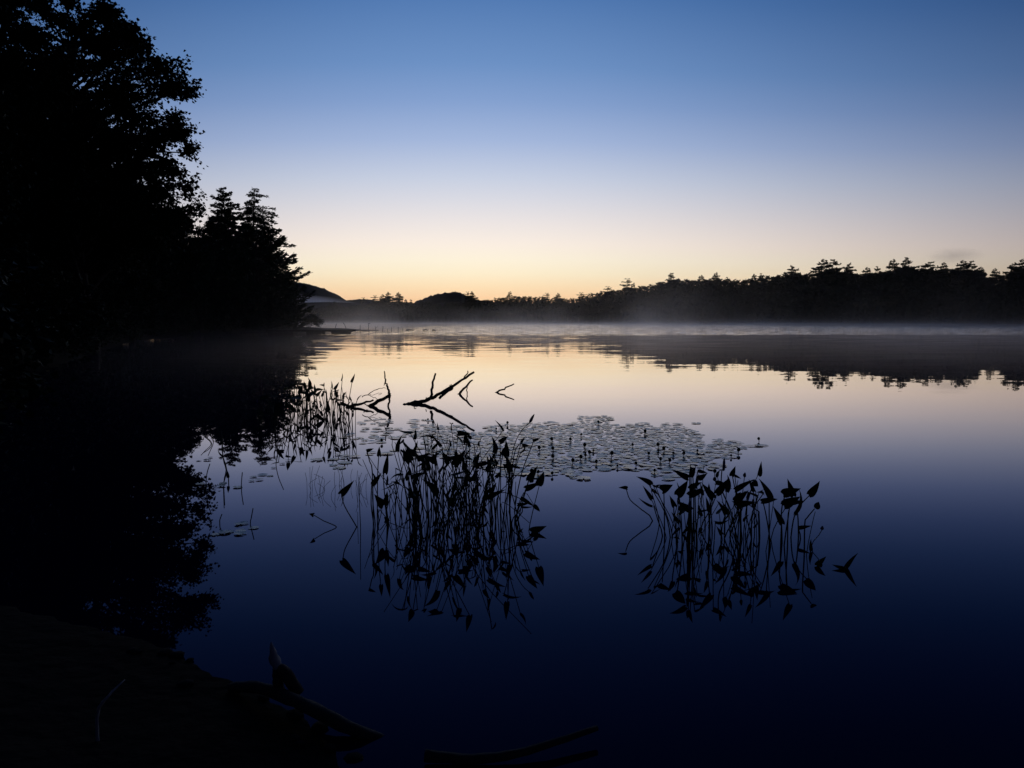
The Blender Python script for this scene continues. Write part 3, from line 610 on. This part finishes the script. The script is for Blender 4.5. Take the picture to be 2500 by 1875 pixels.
# tall dense clump
G1, L1 = 'pickerelweed in the tall dense clump', 'slender pickerelweed in the tall dense clump before the lily pads'
def place1(g):
    while True:
        u, v = g.uniform(-1, 1), g.uniform(-1, 1)
        if u * u + v * v < 1: break
    y = 5.95 + .95 * v; u = u * .7 + .3 * max(-1, min(1, g.gauss(.12, .75))); cx = (1078 + 25 * v - 1250) / FOC * y; return cx + .64 * u * (1 - .12 * v), y
clump(46, place1, lambda g: min(.62, max(.14, g.gauss(.43, .13))), L1, G1, (2, 5), (.07, .15), seed=4, lean=.27, bare=.27, r=.0048)
def R5(x, y): return (700 + x * .3616, 1000 + y * .3616)
def e5(pts, leaf, Y, label=L1, dY=0, **k): return explicit([R5(*p) for p in pts], [R5(*p) for p in leaf] if leaf else None, Y, label, G1 if label == L1 else None, dY, **k)
e5([(486, 830), (465, 780), (390, 650), (370, 570)], [(366, 568), (456, 477)], 5.62, 'pickerelweed standing apart at the edge of the dense clump, its one leaf raised', wf=.36)
e5([(356, 815), (250, 752), (175, 708)], [(178, 710), (150, 703)], 5.62, 'bent-over stalk with a tiny withered tip reaching away from the dense clump', wf=.7, r=.005, nor=(0, -1, .3))
e5([(500, 830), (492, 640), (487, 455)], None, 5.58, r=.004)
e5([(480, 828), (480, 690)], None, 5.6, r=.003)
e5([(585, 760), (578, 420), (560, 350), (545, 290)], [(540, 280), (588, 262)], 5.8)
e5([(612, 770), (614, 450), (622, 310)], [(626, 312), (625, 248)], 5.8)
e5([(690, 800), (660, 560), (655, 440)], [(664, 426), (685, 285)], 5.7, wf=.24)
e5([(600, 800), (580, 600), (585, 500)], [(585, 505), (640, 425)], 5.7)
e5([(590, 800), (570, 640), (575, 490)], [(578, 500), (575, 420)], 5.7)
e5([(690, 850), (665, 650)], [(655, 645), (590, 570)], 5.6, wf=.6)
e5([(680, 850), (668, 640)], [(665, 640), (678, 548)], 5.6, wf=.4)
e5([(830, 760), (826, 430), (825, 360)], [(828, 358), (785, 285)], 6.0)
e5([(870, 760), (862, 420), (850, 300)], [(862, 312), (783, 205)], 6.1, wf=.25)
e5([(880, 780), (870, 550), (862, 510)], [(862, 512), (918, 430)], 5.8, wf=.5)
e5([(960, 760), (940, 420), (900, 340)], [(884, 336), (968, 295)], 6.0)
e5([(1210, 700), (1212, 400), (1212, 225)], [(1212, 225), (1210, 140)], 6.3)
e5([(1060, 720), (1058, 400), (1050, 260)], [(1040, 248), (985, 185)], 6.3, wf=.3)
e5([(1385, 700), (1390, 420), (1392, 290)], [(1394, 292), (1382, 175)], 6.3, wf=.38)
e5([(1440, 700), (1445, 420), (1440, 230)], [(1440, 222), (1496, 178)], 6.3, wf=.5)
e5([(1420, 700), (1440, 420), (1460, 300)], [(1452, 305), (1510, 265)], 6.2, wf=.5)
e5([(1480, 720), (1508, 400), (1540, 230), (1595, 130)], [(1640, 88), (1672, 30)], 6.2, 'tallest stalk of the dense clump, topped by a slim flower spike', spike=True, r=.0048)
e5([(1500, 720), (1535, 420), (1580, 230)], [(1585, 226), (1612, 180)], 6.2)
e5([(1500, 720), (1530, 330), (1570, 235), (1590, 235)], [(1590, 240), (1650, 248)], 6.2, wf=.3)
e5([(1530, 740), (1580, 450), (1655, 245), (1665, 215)], [(1665, 212), (1714, 192)], 6.1)
e5([(1550, 720), (1605, 560), (1625, 500), (1648, 430)], [(1646, 440), (1656, 418)], 5.95, spike=True, r=.004)
e5([(1540, 760), (1580, 630), (1615, 535)], [(1612, 532), (1714, 486)], 5.8, wf=.4)
e5([(1545, 770), (1590, 690), (1580, 635)], [(1560, 640), (1645, 628)], 5.7, wf=.35)
e5([(1540, 760), (1600, 560), (1675, 655)], [(1668, 648), (1710, 690)], 5.75, wf=.45, r=.004)
e5([(1520, 760), (1560, 700), (1590, 650)], [(1590, 655), (1666, 655)], 5.7, wf=.35)
e5([(1480, 830), (1440, 848), (1530, 848)], [(1530, 855), (1598, 800)], 5.5, wf=.4)
v = wat(*R5(1655, 830)); ro = explicit([R5(1655, 832), R5(1652, 824)], [R5(1652, 826), R5(1756, 785)], v[1], 'lone pickerelweed leaf just clearing the water beside the dense clump', None, 0, .5)
v = wat(*R5(255, 895)); explicit([R5(240, 930), R5(250, 897)], None, v[1], 'short broken stem poking from the water beyond the bent-over stalk', None, r=.005)
# smaller open clump
G2, L2 = 'pickerelweed in the small open clump', 'pickerelweed in the small open clump standing alone in clear water'
def R6(x, y): return (1450 + x * .33159, 1050 + y * .33159)
def e6(pts, leaf, wy=None, label=L2, dY=0, **k):
    Y = wat(*R6(*pts[0]))[1]
    return explicit([R6(*p) for p in pts], [R6(*p) for p in leaf] if leaf else None, Y, label, G2 if label == L2 else None, dY, **k)
e6([(432, 668), (350, 585), (268, 515), (240, 440)], [(245, 432), (180, 424)], label='pickerelweed stalk kinked far out over the water from the small open clump', wf=.5)
e6([(562, 790), (520, 600), (410, 408)], [(418, 405), (312, 342)], wf=.42); e6([(505, 780), (470, 660), (440, 560)], [(430, 556), (328, 499)], wf=.24)
e6([(520, 790), (518, 600), (515, 455)], [(505, 450), (582, 402)], wf=.85); e6([(612, 840), (590, 620), (588, 562)], [(592, 562), (556, 480)], wf=.42)
e6([(700, 830), (706, 560), (705, 350)], [(694, 352), (576, 290)], wf=.36); e6([(720, 840), (716, 560), (715, 345)], [(715, 345), (710, 258)], wf=.42)
e6([(725, 840), (735, 560), (728, 330)], [(722, 335), (752, 262)], wf=.38); e6([(650, 840), (640, 620), (625, 480)], [(612, 478), (692, 368)], wf=.5)
e6([(690, 840), (700, 560), (712, 430)], [(708, 432), (796, 384)], wf=.42); e6([(705, 840), (715, 600), (702, 490)], [(700, 482), (820, 446)], wf=.42)
e6([(740, 820), (735, 500), (765, 300)], [(768, 305), (840, 318)], wf=.35); e6([(755, 820), (745, 500), (770, 350)], [(772, 360), (836, 318)], wf=.45)
e6([(846, 860), (850, 640), (870, 495)], [(880, 500), (792, 388)], wf=.36); e6([(785, 730), (860, 580), (905, 470)], [(902, 468), (986, 358)], wf=.38)
e6([(842, 855), (848, 700), (842, 590)], [(842, 592), (824, 488)], wf=.32); e6([(935, 820), (945, 700), (968, 622)], [(970, 622), (902, 514)], wf=.3)
e6([(1085, 800), (1062, 560), (1020, 340)], [(1014, 338), (1042, 264)], wf=.5); e6([(1050, 820), (1010, 600), (942, 440), (942, 300)], [(955, 300), (960, 205)], label='flower spike standing tallest in the small open clump', spike=True)
e6([(1075, 800), (1085, 560), (1108, 345)], [(1108, 345), (1112, 312)], spike=True, r=.004); e6([(1060, 800), (1066, 600), (1045, 440)], [(1042, 438), (1188, 360)], wf=.28)
e6([(1160, 800), (1120, 600), (1170, 400)], [(1168, 380), (1210, 415)], wf=.6); e6([(960, 800), (1040, 650), (1060, 520)], [(1046, 522), (1138, 444)], wf=.5)
e6([(1080, 800), (1076, 640), (1080, 550)], [(1066, 548), (1198, 528)], wf=.4); e6([(1000, 790), (1060, 620), (1030, 540)], [(1080, 575), (1012, 520)], wf=.3)
e6([(1220, 800), (1215, 620), (1200, 590)], [(1050, 490), (1085, 455)], wf=.5); e6([(1290, 850), (1290, 640), (1290, 505)], [(1300, 505), (1214, 356)], wf=.32)
e6([(1300, 860), (1270, 640), (1245, 530)], [(1234, 526), (1354, 508)], wf=.3); e6([(1160, 800), (1168, 600), (1245, 470)], [(1250, 472), (1195, 458)], wf=.4)
e6([(1385, 830), (1380, 600), (1405, 485)], [(1394, 474), (1524, 430)], wf=.5); e6([(1400, 850), (1440, 560), (1405, 560)], [(1400, 558), (1522, 488)], wf=.55)
e6([(1505, 800), (1500, 620), (1480, 600)], [(1478, 612), (1508, 428)], wf=.3); e6([(1450, 790), (1480, 620), (1530, 540), (1590, 478)], [(1580, 474), (1664, 374)], wf=.45)
e6([(1548, 930), (1552, 690), (1570, 645), (1625, 578)], [(1630, 576), (1656, 528)], wf=.65); e6([(1375, 830), (1380, 680)], [(1385, 690), (1318, 558)], wf=.34)
e6([(1520, 800), (1510, 740)], [(1512, 720), (1606, 704)], wf=.2); e6([(1565, 920), (1610, 680), (1630, 600)], None, r=.0035)
e6([(1600, 860), (1655, 775), (1682, 730)], [(1680, 735), (1682, 705)], spike=True, r=.0035); e6([(1596, 895), (1598, 880)], [(1597, 885), (1600, 800)], wf=.26)
e6([(1425, 860), (1430, 620), (1460, 520)], [(1440, 540), (1555, 522)], wf=.3)
v = wat(*R6(1858, 1015)); explicit([R6(1858, 1018), R6(1856, 1008)], [R6(1850, 1005), R6(1946, 905)], v[1], 'forked pickerelweed leaf tips rising from open water past the small clump', None, wf=.27)
v = wat(*R6(1858, 1030)); explicit([R6(1860, 1028), R6(1850, 1025)], [R6(1852, 1026), R6(1752, 990)], v[1], 'flat pickerelweed leaf lying on open water past the small clump', None, wf=.22)
v = wat(*R6(1650, 1000)); explicit([R6(1650, 1004), R6(1645, 996)], [R6(1640, 996), R6(1712, 928)], v[1], 'low pickerelweed leaf breaking the water just off the small clump', None, wf=.42)
def place2(g):
    y = g.uniform(5.0, 5.8); return (1795 + g.gauss(0, 105) - 1250) / FOC * y, y
clump(17, place2, lambda g: min(.46, max(.10, g.gauss(.30, .09))), L2, G2, (2, 3), (.06, .13), seed=8, bare=.4, lean=.26, r=.0044)
# far clump
G3, L3 = 'pickerelweed in the far clump', 'pickerelweed in the far clump beside the dead branches'
def place3(g):
    y = g.uniform(10.2, 13.4); return (775 + max(-100, min(85, g.gauss(0, 50))) - 1250) / FOC * y, y
clump(30, place3, lambda g: min(.52, max(.16, g.gauss(.37, .09))), L3, G3, (2, 4), (.10, .19), seed=12, lean=.17, r=.0075, bare=.2)
def place4(g):
    y = g.uniform(10.6, 13); return (655 + g.gauss(0, 25) - 1250) / FOC * y, y
clump(6, place4, lambda g: g.uniform(.3, .5), L3, G3, (2, 3), (.12, .2), seed=14, r=.007)
Yf = 12.0
for (b0, tp, l0, l1, wf) in (((1010, 430), (1005, 330), (1010, 300), (1000, 252), .3), ((1020, 430), (1012, 320), (998, 306), (1050, 308), .3), ((880, 430), (870, 320), (870, 318), (850, 258), .28), ((1065, 440), (1090, 330), (1085, 350), (1078, 325), .4), ((760, 440), (755, 310), (752, 300), (776, 276), .45)):
    explicit([R4(*b0), R4(*tp)], [R4(*l0), R4(*l1)], Yf, L3, G3, wf=wf)

# thin bare stems standing between the clumps and the dark reflections
def stem(px_pts, label, r=.0035, group='thin bare stems in the shallows'):
    Y = wat(*px_pts[0])[1]; P = [at(*p, Y) for p in px_pts]; P = [P[0] * (1, 1, 0) + (0, 0, -.2)] + P
    return tag(MB().tube(smoothpath(P, 3), r, 5).build('reed_stem', M_STALK), label, 'reed', group)
def R7(x, y): return (400 + x * .1808, 1050 + y * .1808)
T_L = 'thin bare stem standing in open water between the bank and the dense clump'
for pts in ([(640, 185), (560, 100), (490, 30)], [(650, 190), (600, 120), (520, 70)], [(670, 168), (620, 60), (585, -10)], [(850, 535), (795, 350), (782, 100), (780, 10)], [(840, 540), (800, 380), (790, 60)], [(570, 800), (580, 600), (622, 455)], [(1168, 1268), (1180, 1190), (1205, 1055)], [(755, 1265), (760, 1200), (785, 1135)], [(640, 1270), (632, 1220), (612, 1185)], [(1048, 790), (1050, 690), (1060, 570)], [(1515, 470), (1540, 300), (1600, 130)]):
    stem([R7(*p) for p in pts], T_L, .0045 if pts[0][1] < 1000 else .004)
explicit([R7(850, 535), R7(795, 345)], [R7(788, 340), R7(728, 258)], wat(*R7(850, 535))[1], 'stiff stem with a folded leaf standing apart near the dark tree reflection', None, wf=.34)
explicit([R7(872, 620), R7(865, 600)], [R7(868, 640), R7(858, 540)], wat(*R7(872, 700))[1], 'short folded leaf poking upright from the water near the dark tree reflection', None, wf=.3)
g = random.Random(3)
for i in range(26):
    x, y = g.uniform(715, 900), g.uniform(1180, 1212); h = g.uniform(18, 50); d = g.gauss(0, 7)
    stem([(x, y), (x + d * .4 + g.gauss(0, 1.5), y - h * .55), (x + d + (g.gauss(0, 12) if g.random() < .25 else 0), y - h)], 'hair-thin sedge stem in the faint patch behind the dense clump', .0017, 'hair-thin sedge stems')

# ------------------------------------------------------------------ lily pads and buds
def pad_mesh(seed):
    g = random.Random(seed); n = 13; V = [(0, 0, .001)]; F = []; no = g.uniform(.16, .3); ph = g.uniform(0, 6)
    for ring, rr in ((0, .55), (1, 1.0)):
        for k in range(n):
            a = no + (2 * math.pi - 2 * no) * k / (n - 1); w = rr * (1 + .05 * math.sin(3 * a + ph))
            z = .004 * rr + (.055 * max(0, math.sin(2 * a + ph)) * g.uniform(.1, 1) if ring else .02 * max(0, math.sin(2 * a + ph)))
            V.append((w * math.cos(a) * 1.12, w * math.sin(a) * .94, z))
    for k in range(n - 1):
        F.append((0, 1 + k, 2 + k)); F.append((1 + k, 1 + n + k, 2 + n + k, 2 + k))
    m = bpy.data.meshes.new('lily_pad'); m.from_pydata(V, [], F); m.materials.append(M_PAD); m.polygons.foreach_set('use_smooth', np.ones(len(m.polygons), dtype=bool)); m.update(); return m
PADS = [pad_mesh(i) for i in range(8)]
POLY = [(1000, 1060), (1060, 1045), (1130, 1042), (1240, 1040), (1330, 1031), (1420, 1034), (1440, 1018), (1480, 1020), (1492, 1036), (1560, 1033), (1570, 1042), (1650, 1038), (1690, 1050), (1712, 1068), (1720, 1082),
        (1780, 1076), (1840, 1082), (1848, 1092), (1790, 1096), (1800, 1112), (1770, 1122), (1760, 1140), (1720, 1152), (1690, 1166), (1620, 1168), (1570, 1152), (1480, 1143), (1440, 1150), (1400, 1168), (1310, 1162), (1230, 1160), (1140, 1130), (1040, 1100)]
def inpoly(x, y):
    c = False
    for i in range(len(POLY)):
        (ax, ay), (bx, by) = POLY[i], POLY[i - 1]
        if (ay > y) != (by > y) and x < (bx - ax) * (y - ay) / (by - ay) + ax: c = not c
    return c
g = random.Random(9); pads = []; W0 = [wat(*p) for p in POLY]
def try_pad(x, y, r, gap=.72):
    if any((x - a) ** 2 + (y - b) ** 2 < ((r + c) * gap) ** 2 for a, b, c in pads): return False
    pads.append((x, y, r)); return True
for _ in range(20000):
    px, py = g.uniform(990, 1855), g.uniform(1015, 1172)
    jx, jy = mnoise.noise((px * .02, py * .06, 1.0)), mnoise.noise((px * .02, py * .06, 7.0))
    if not inpoly(px + 45 * jx, py + 12 * jy): continue
    p = wat(px, py)
    if g.random() > (p[1] / 11.5) ** 2 * 1.1: continue
    if mnoise.noise((p[0] * .9, p[1] * .55, 3.0)) < -.5: continue
    try_pad(p[0], p[1], g.choice([g.uniform(.03, .05), g.uniform(.045, .08)]), .84)
dense = len(pads)
for _ in range(900):
    px, py = g.gauss(960, 75), g.uniform(1022, 1145)
    if px < 690 + (1140 - py) * 1.6 or px > 1060: continue
    p = wat(px, py)
    if mnoise.noise((p[0] * 1.3, p[1] * .8, 8.0)) > -.02 and g.random() < .75: try_pad(p[0], p[1], g.uniform(.045, .085), 1.05)
for px, py in ((1310, 1165), (1408, 1168), (1425, 1169), (1860, 1088), (1700, 1034), (1655, 1036)):
    p = wat(px, py); try_pad(p[0], p[1], .08, .5)
scat = len(pads)
for x, y in ((490, 735), (770, 760), (800, 720), (1000, 775), (1210, 635), (1185, 690), (1285, 675), (1435, 620), (1330, 610), (625, 375), (585, 408), (1005, 1280), (1065, 1265), (1210, 1325), (1040, 1365), (1030, 1405), (820, 1390), (900, 1375), (700, 1415), (1480, 515), (1600, 460), (1680, 415), (470, 420)):
    p = wat(*R7(x, y)); pads.append((p[0], p[1], g.uniform(.028, .05)))
order = sorted(range(len(pads)), key=lambda i: pads[i][1] / pads[i][2]); single = set(order[:300]); rest = [i for i in range(len(pads)) if i not in single]
print('pads', len(pads), dense, scat)
PL = [('lily pad crowded among others in the dense floating patch', 'lily pads in the dense patch'), ('lily pad floating loosely in the thin scatter beside the dense patch', 'scattered lily pads beside the dense patch'),
      ('small lily pad floating apart near the dark tree reflections', 'small lily pads near the dark reflections')]
def pad_pose(i):
    x, y, r = pads[i]; gg = random.Random(i); return x, y, r, .004 + .0015 * (i % 5), gg.uniform(0, 6.28), gg.gauss(0, .022), gg.gauss(0, .022), gg.randrange(8)
for i in sorted(single):
    x, y, r, z, a, tx, ty, k = pad_pose(i); o = bpy.data.objects.new('lily_pad', PADS[k]); COL.objects.link(o)
    o.location = (x, y, z + r * (abs(tx) + abs(ty)) * .8); o.rotation_euler = (tx, ty, a); o.scale = (r, r, r)
    lb = PL[0 if i < dense else 1 if i < scat else 2]; tag(o, lb[0], 'lily pad', lb[1])
if rest:
    m = MB()
    for i in rest:
        x, y, r, z, a, tx, ty, k = pad_pose(i); b0 = len(m.v); ca, sa = math.cos(a), math.sin(a)
        for v_ in PADS[k].vertices:
            X, Yv, Z = v_.co; X, Yv = X * ca - Yv * sa, X * sa + Yv * ca
            m.v.append((x + r * X, y + r * Yv, z + r * (abs(tx) + abs(ty)) * .8 + r * (Z + X * tx + Yv * ty)))
        for f_ in PADS[k].polygons: m.f.append(tuple(b0 + q for q in f_.vertices))
    tag(m.build('lily_pads', M_PAD), 'far lily pads thinning out towards the open lake', 'lily pads', kind='stuff')
def R8(x, y): return (900 + x * .47468, 950 + y * .47468)
bud = empty('lily_bud', (0, 0, 0), 'x', 'flower bud', 'lily buds standing above the pads')
MB().tube([(0, 0, -.12), (0, 0, .04)], .006, 5).build('stem', M_STALK, bud)
MB().tube([(0, 0, .03), (0, 0, .04), (0, 0, .055), (0, 0, .075), (0, 0, .088), (0, 0, .093)], [.006, .02, .027, .025, .015, .004], 8, .06).build('bud', M_BUD, bud)
BL = 'round flower bud standing on its stem among the lily pads'
for i, (x, y) in enumerate([(305, 165), (715, 186), (655, 215), (1180, 181), (1092, 245), (945, 274), (1040, 272), (1420, 233), (1112, 306), (950, 322), (882, 319), (1155, 327), (1140, 344), (1115, 354), (950, 364), (1490, 302), (1492, 328), (1520, 322), (1568, 342), (1692, 328), (1620, 347), (1865, 353), (1900, 332), (2008, 269), (1170, 386), (1500, 375), (1547, 383), (1278, 406), (1375, 396), (1470, 433), (1780, 442), (870, 442), (945, 448), (838, 445), (1050, 387), (1090, 367), (70, 278), (1360, 300), (1250, 350), (1440, 345)]):
    p = wat(*R8(x, y)); s = R.uniform(.45, .85); o = bud if i == 0 else copy_tree(bud, (0, 0, 0))
    o.location = (p[0], p[1], 0); o.scale = (s, s, s); o.rotation_euler = (R.gauss(0, .12), R.gauss(0, .12), R.uniform(0, 6)); o['label'] = BL
    if i == 23: o['label'] = 'lone flower bud standing in clear water off the end of the pad patch'; o.pop('group', None)

# ------------------------------------------------------------------ things on the near bank
def R9(x, y): return (x * .678, 1500 + y * .678)
base = wat(*R9(1020, 290), .06); o3 = np.array((base[0], base[1], 0))
log = empty('driftwood_log', tuple(o3), 'dark driftwood log on the muddy bank with a pale broken stub rising from it', 'log')
def b9(x, y, z): return wat(*R9(x, y), z) - o3
P = smoothpath([b9(830, 262, .03), b9(930, 262, .06), b9(1040, 300, .07), b9(1140, 350, .06), b9(1260, 410, .03), b9(1400, 462, -.03)], 4); K = len(P)
MB().tube(P, [.025 * (.8 + .3 * math.sin(k / K * 3)) for k in range(K)], 9, .12).build('log_body', M_WOOD, log)
Yl = base[1] + .02; P = smoothpath([at(*R9(1075, 285), Yl) - o3, at(*R9(1030, 215), Yl) - o3, at(*R9(1000, 195), Yl) - o3], 4); MB().tube(P, [.026] * len(P), 8, .12).build('branch', M_WOOD, log)
P = smoothpath([at(*R9(1010, 285), Yl) - o3, at(*R9(1000, 240), Yl) - o3, at(*R9(998, 195), Yl) - o3], 4); MB().tube(P, [.020] * len(P), 8, .12).build('branch', M_WOOD, log)
P = smoothpath([at(*R9(998, 200), Yl) - o3, at(*R9(985, 150), Yl) - o3, at(*R9(976, 100), Yl - .02) - o3], 4); K = len(P); MB().tube(P, [.016, .018, .021, .020, .019, .015, .012, .007, .002][:K], 9, .22).build('broken_stub', M_PALE, log)
P = smoothpath([wat(*R9(1530, 508), .03), wat(*R9(1700, 522), .02), wat(*R9(1860, 500), .03), wat(*R9(2000, 460), .04), wat(*R9(2150, 408), .05)], 4); K = len(P)
tag(MB().tube(P, [.022 - .012 * k / K for k in range(K)], 7, .12).build('fallen_branch', M_WOOD), 'thin curved branch lying half sunk along the edge of the bank', 'branch')
pa, pb, pc = wat(*R9(350, 372), .18), wat(*R9(385, 300), .26), wat(*R9(450, 235), .30)
tag(MB().tube(smoothpath([pa - (0, 0, .25), pa, pb, pc], 3), [.006] * 6 + [.005, .004, .003, .002], 5).build('dry_grass_stem', M_PALE), 'pale dry grass stem arching over the dark bank', 'grass stem')
g = random.Random(21)
for i in range(18):
    t = g.random(); k = t * 6; i0 = int(k); q = np.array(near[i0 + 1 if i0 + 1 < len(near) else i0]) * (k - i0) + np.array(near[i0]) * (1 - k + i0)
    q = q + np.array((g.gauss(-.05, .05), g.gauss(-.03, .06))); s = g.uniform(.012, .035)
    m = MB(); V = []
    m.tube([(0, 0, -.5), (0, 0, -.2), (0, 0, .25), (0, 0, .5)], [.55, 1.0, .85, .3], 7, .2)
    o = m.build('stone', M_STONE); o.location = (q[0], q[1], float(terrain([q[0]], [q[1]])[0]) + s * .2); o.scale = (s * g.uniform(.8, 1.6), s, s * .8); o.rotation_euler.z = g.uniform(0, 6)
    tag(o, 'small wet stone in the mud at the edge of the bank', 'stone', 'stones along the edge of the bank')

# ------------------------------------------------------------------ mist over the lake and haze in the air
def volume_box(name, lo, hi, label):
    m = MB().box((-.5, -.5, -.5), (.5, .5, .5)); mt = bpy.data.materials.new(name); mt.use_nodes = True; t = mt.node_tree
    t.nodes.remove(t.nodes['Principled BSDF']); pv = t.nodes.new('ShaderNodeVolumePrincipled'); t.links.new(pv.outputs[0], t.nodes['Material Output'].inputs['Volume'])
    o = m.build(name, mt, None, False); o.location = [(a + b) / 2 for a, b in zip(lo, hi)]; o.scale = [b - a for a, b in zip(lo, hi)]
    tag(o, label, name.split('_')[0], kind='stuff'); return o, pv, t
MIST_TOP = 9.0
o, pv, t = volume_box('mist', (-110, 12, .03), (190, 425, MIST_TOP), 'thin white mist lying low over the far half of the lake')
pv.inputs['Color'].default_value = (.99, .94, .91, 1); pv.inputs['Anisotropy'].default_value = .84  # warmth of the dawn glow put into the mist's scattering colour
def tm(op, a, b=None, c=None):
    n = t.nodes.new('ShaderNodeMath'); n.operation = op
    for i, v in enumerate((a, b, c)):
        if v is None: continue
        if isinstance(v, (int, float)): n.inputs[i].default_value = v
        else: t.links.new(v, n.inputs[i])
    return n.outputs[0]
ge = t.nodes.new('ShaderNodeNewGeometry'); sx = t.nodes.new('ShaderNodeSeparateXYZ'); t.links.new(ge.outputs['Position'], sx.inputs[0])
mp = t.nodes.new('ShaderNodeMapping'); mp.inputs['Scale'].default_value = (.045, .02, .05); t.links.new(ge.outputs['Position'], mp.inputs[0])
nz = t.nodes.new('ShaderNodeTexNoise'); nz.inputs['Scale'].default_value = 1.0; nz.inputs['Detail'].default_value = 3; t.links.new(mp.outputs[0], nz.inputs['Vector'])
def mr(v, a, b, c, d):
    n = t.nodes.new('ShaderNodeMapRange'); n.interpolation_type = 'SMOOTHSTEP'; t.links.new(v, n.inputs[0])
    for i, q in enumerate((a, b, c, d)): n.inputs[i + 1].default_value = q
    return n.outputs[0]
hfall = tm('POWER', 2.71828, tm('DIVIDE', sx.outputs['Z'], -.46)); hf2 = tm('MULTIPLY', tm('POWER', 2.71828, tm('DIVIDE', sx.outputs['Z'], -3.2)), tm('MULTIPLY', mr(nz.outputs['Fac'], .44, .68, 0.0, .30), mr(sx.outputs['X'], 20, 100, 1, .10)))
shape = tm('MULTIPLY', tm('ADD', hfall, hf2), tm('MULTIPLY', mr(sx.outputs['Y'], 12, 45, .0, 1), mr(sx.outputs['Z'], MIST_TOP * .6, MIST_TOP, 1, 0)))
shape = tm('MULTIPLY', shape, tm('MULTIPLY', mr(nz.outputs['Fac'], .32, .68, .35, 1.5), tm('MAXIMUM', mr(sx.outputs['X'], -24, -5, .06, 1), mr(sx.outputs['Y'], 78, 104, 0, 1))))
t.links.new(tm('MULTIPLY', shape, .0112), pv.inputs['Density'])

def wisp(name, lo, hi, dens, sc, thr, label):
    """a closed patch of fog or cloud: noise that fades towards the faces of its box"""
    o, pv, t = volume_box(name, lo, hi, label); pv.inputs['Color'].default_value = (.95, .95, .97, 1); pv.inputs['Anisotropy'].default_value = .5
    tc = t.nodes.new('ShaderNodeTexCoord'); ln = t.nodes.new('ShaderNodeVectorMath'); ln.operation = 'LENGTH'; t.links.new(tc.outputs['Object'], ln.inputs[0])
    nz = t.nodes.new('ShaderNodeTexNoise'); nz.inputs['Scale'].default_value = sc; nz.inputs['Detail'].default_value = 4; t.links.new(tc.outputs['Object'], nz.inputs['Vector'])
    def m(op, a, b):
        n = t.nodes.new('ShaderNodeMath'); n.operation = op; n.use_clamp = op == 'SUBTRACT'
        for i, v in enumerate((a, b)):
            if isinstance(v, (int, float)): n.inputs[i].default_value = v
            else: t.links.new(v, n.inputs[i])
        return n.outputs[0]
    body = m('SUBTRACT', 1.0, m('MULTIPLY', ln.outputs['Value'], 2.0))
    t.links.new(m('MULTIPLY', m('MULTIPLY', body, m('SUBTRACT', nz.outputs['Fac'], thr)), dens), pv.inputs['Density'])
    return o
wisp('mist_bank', (-330, 640, -18), (-150, 960, 30), .17, 3.0, .2, 'pale bank of valley fog lying before the wooded hill')
wisp('cloud_wisp', (840, 1480, 112), (960, 1560, 152), .028, 3.2, .25, 'small smudge of grey cloud above the far treeline')
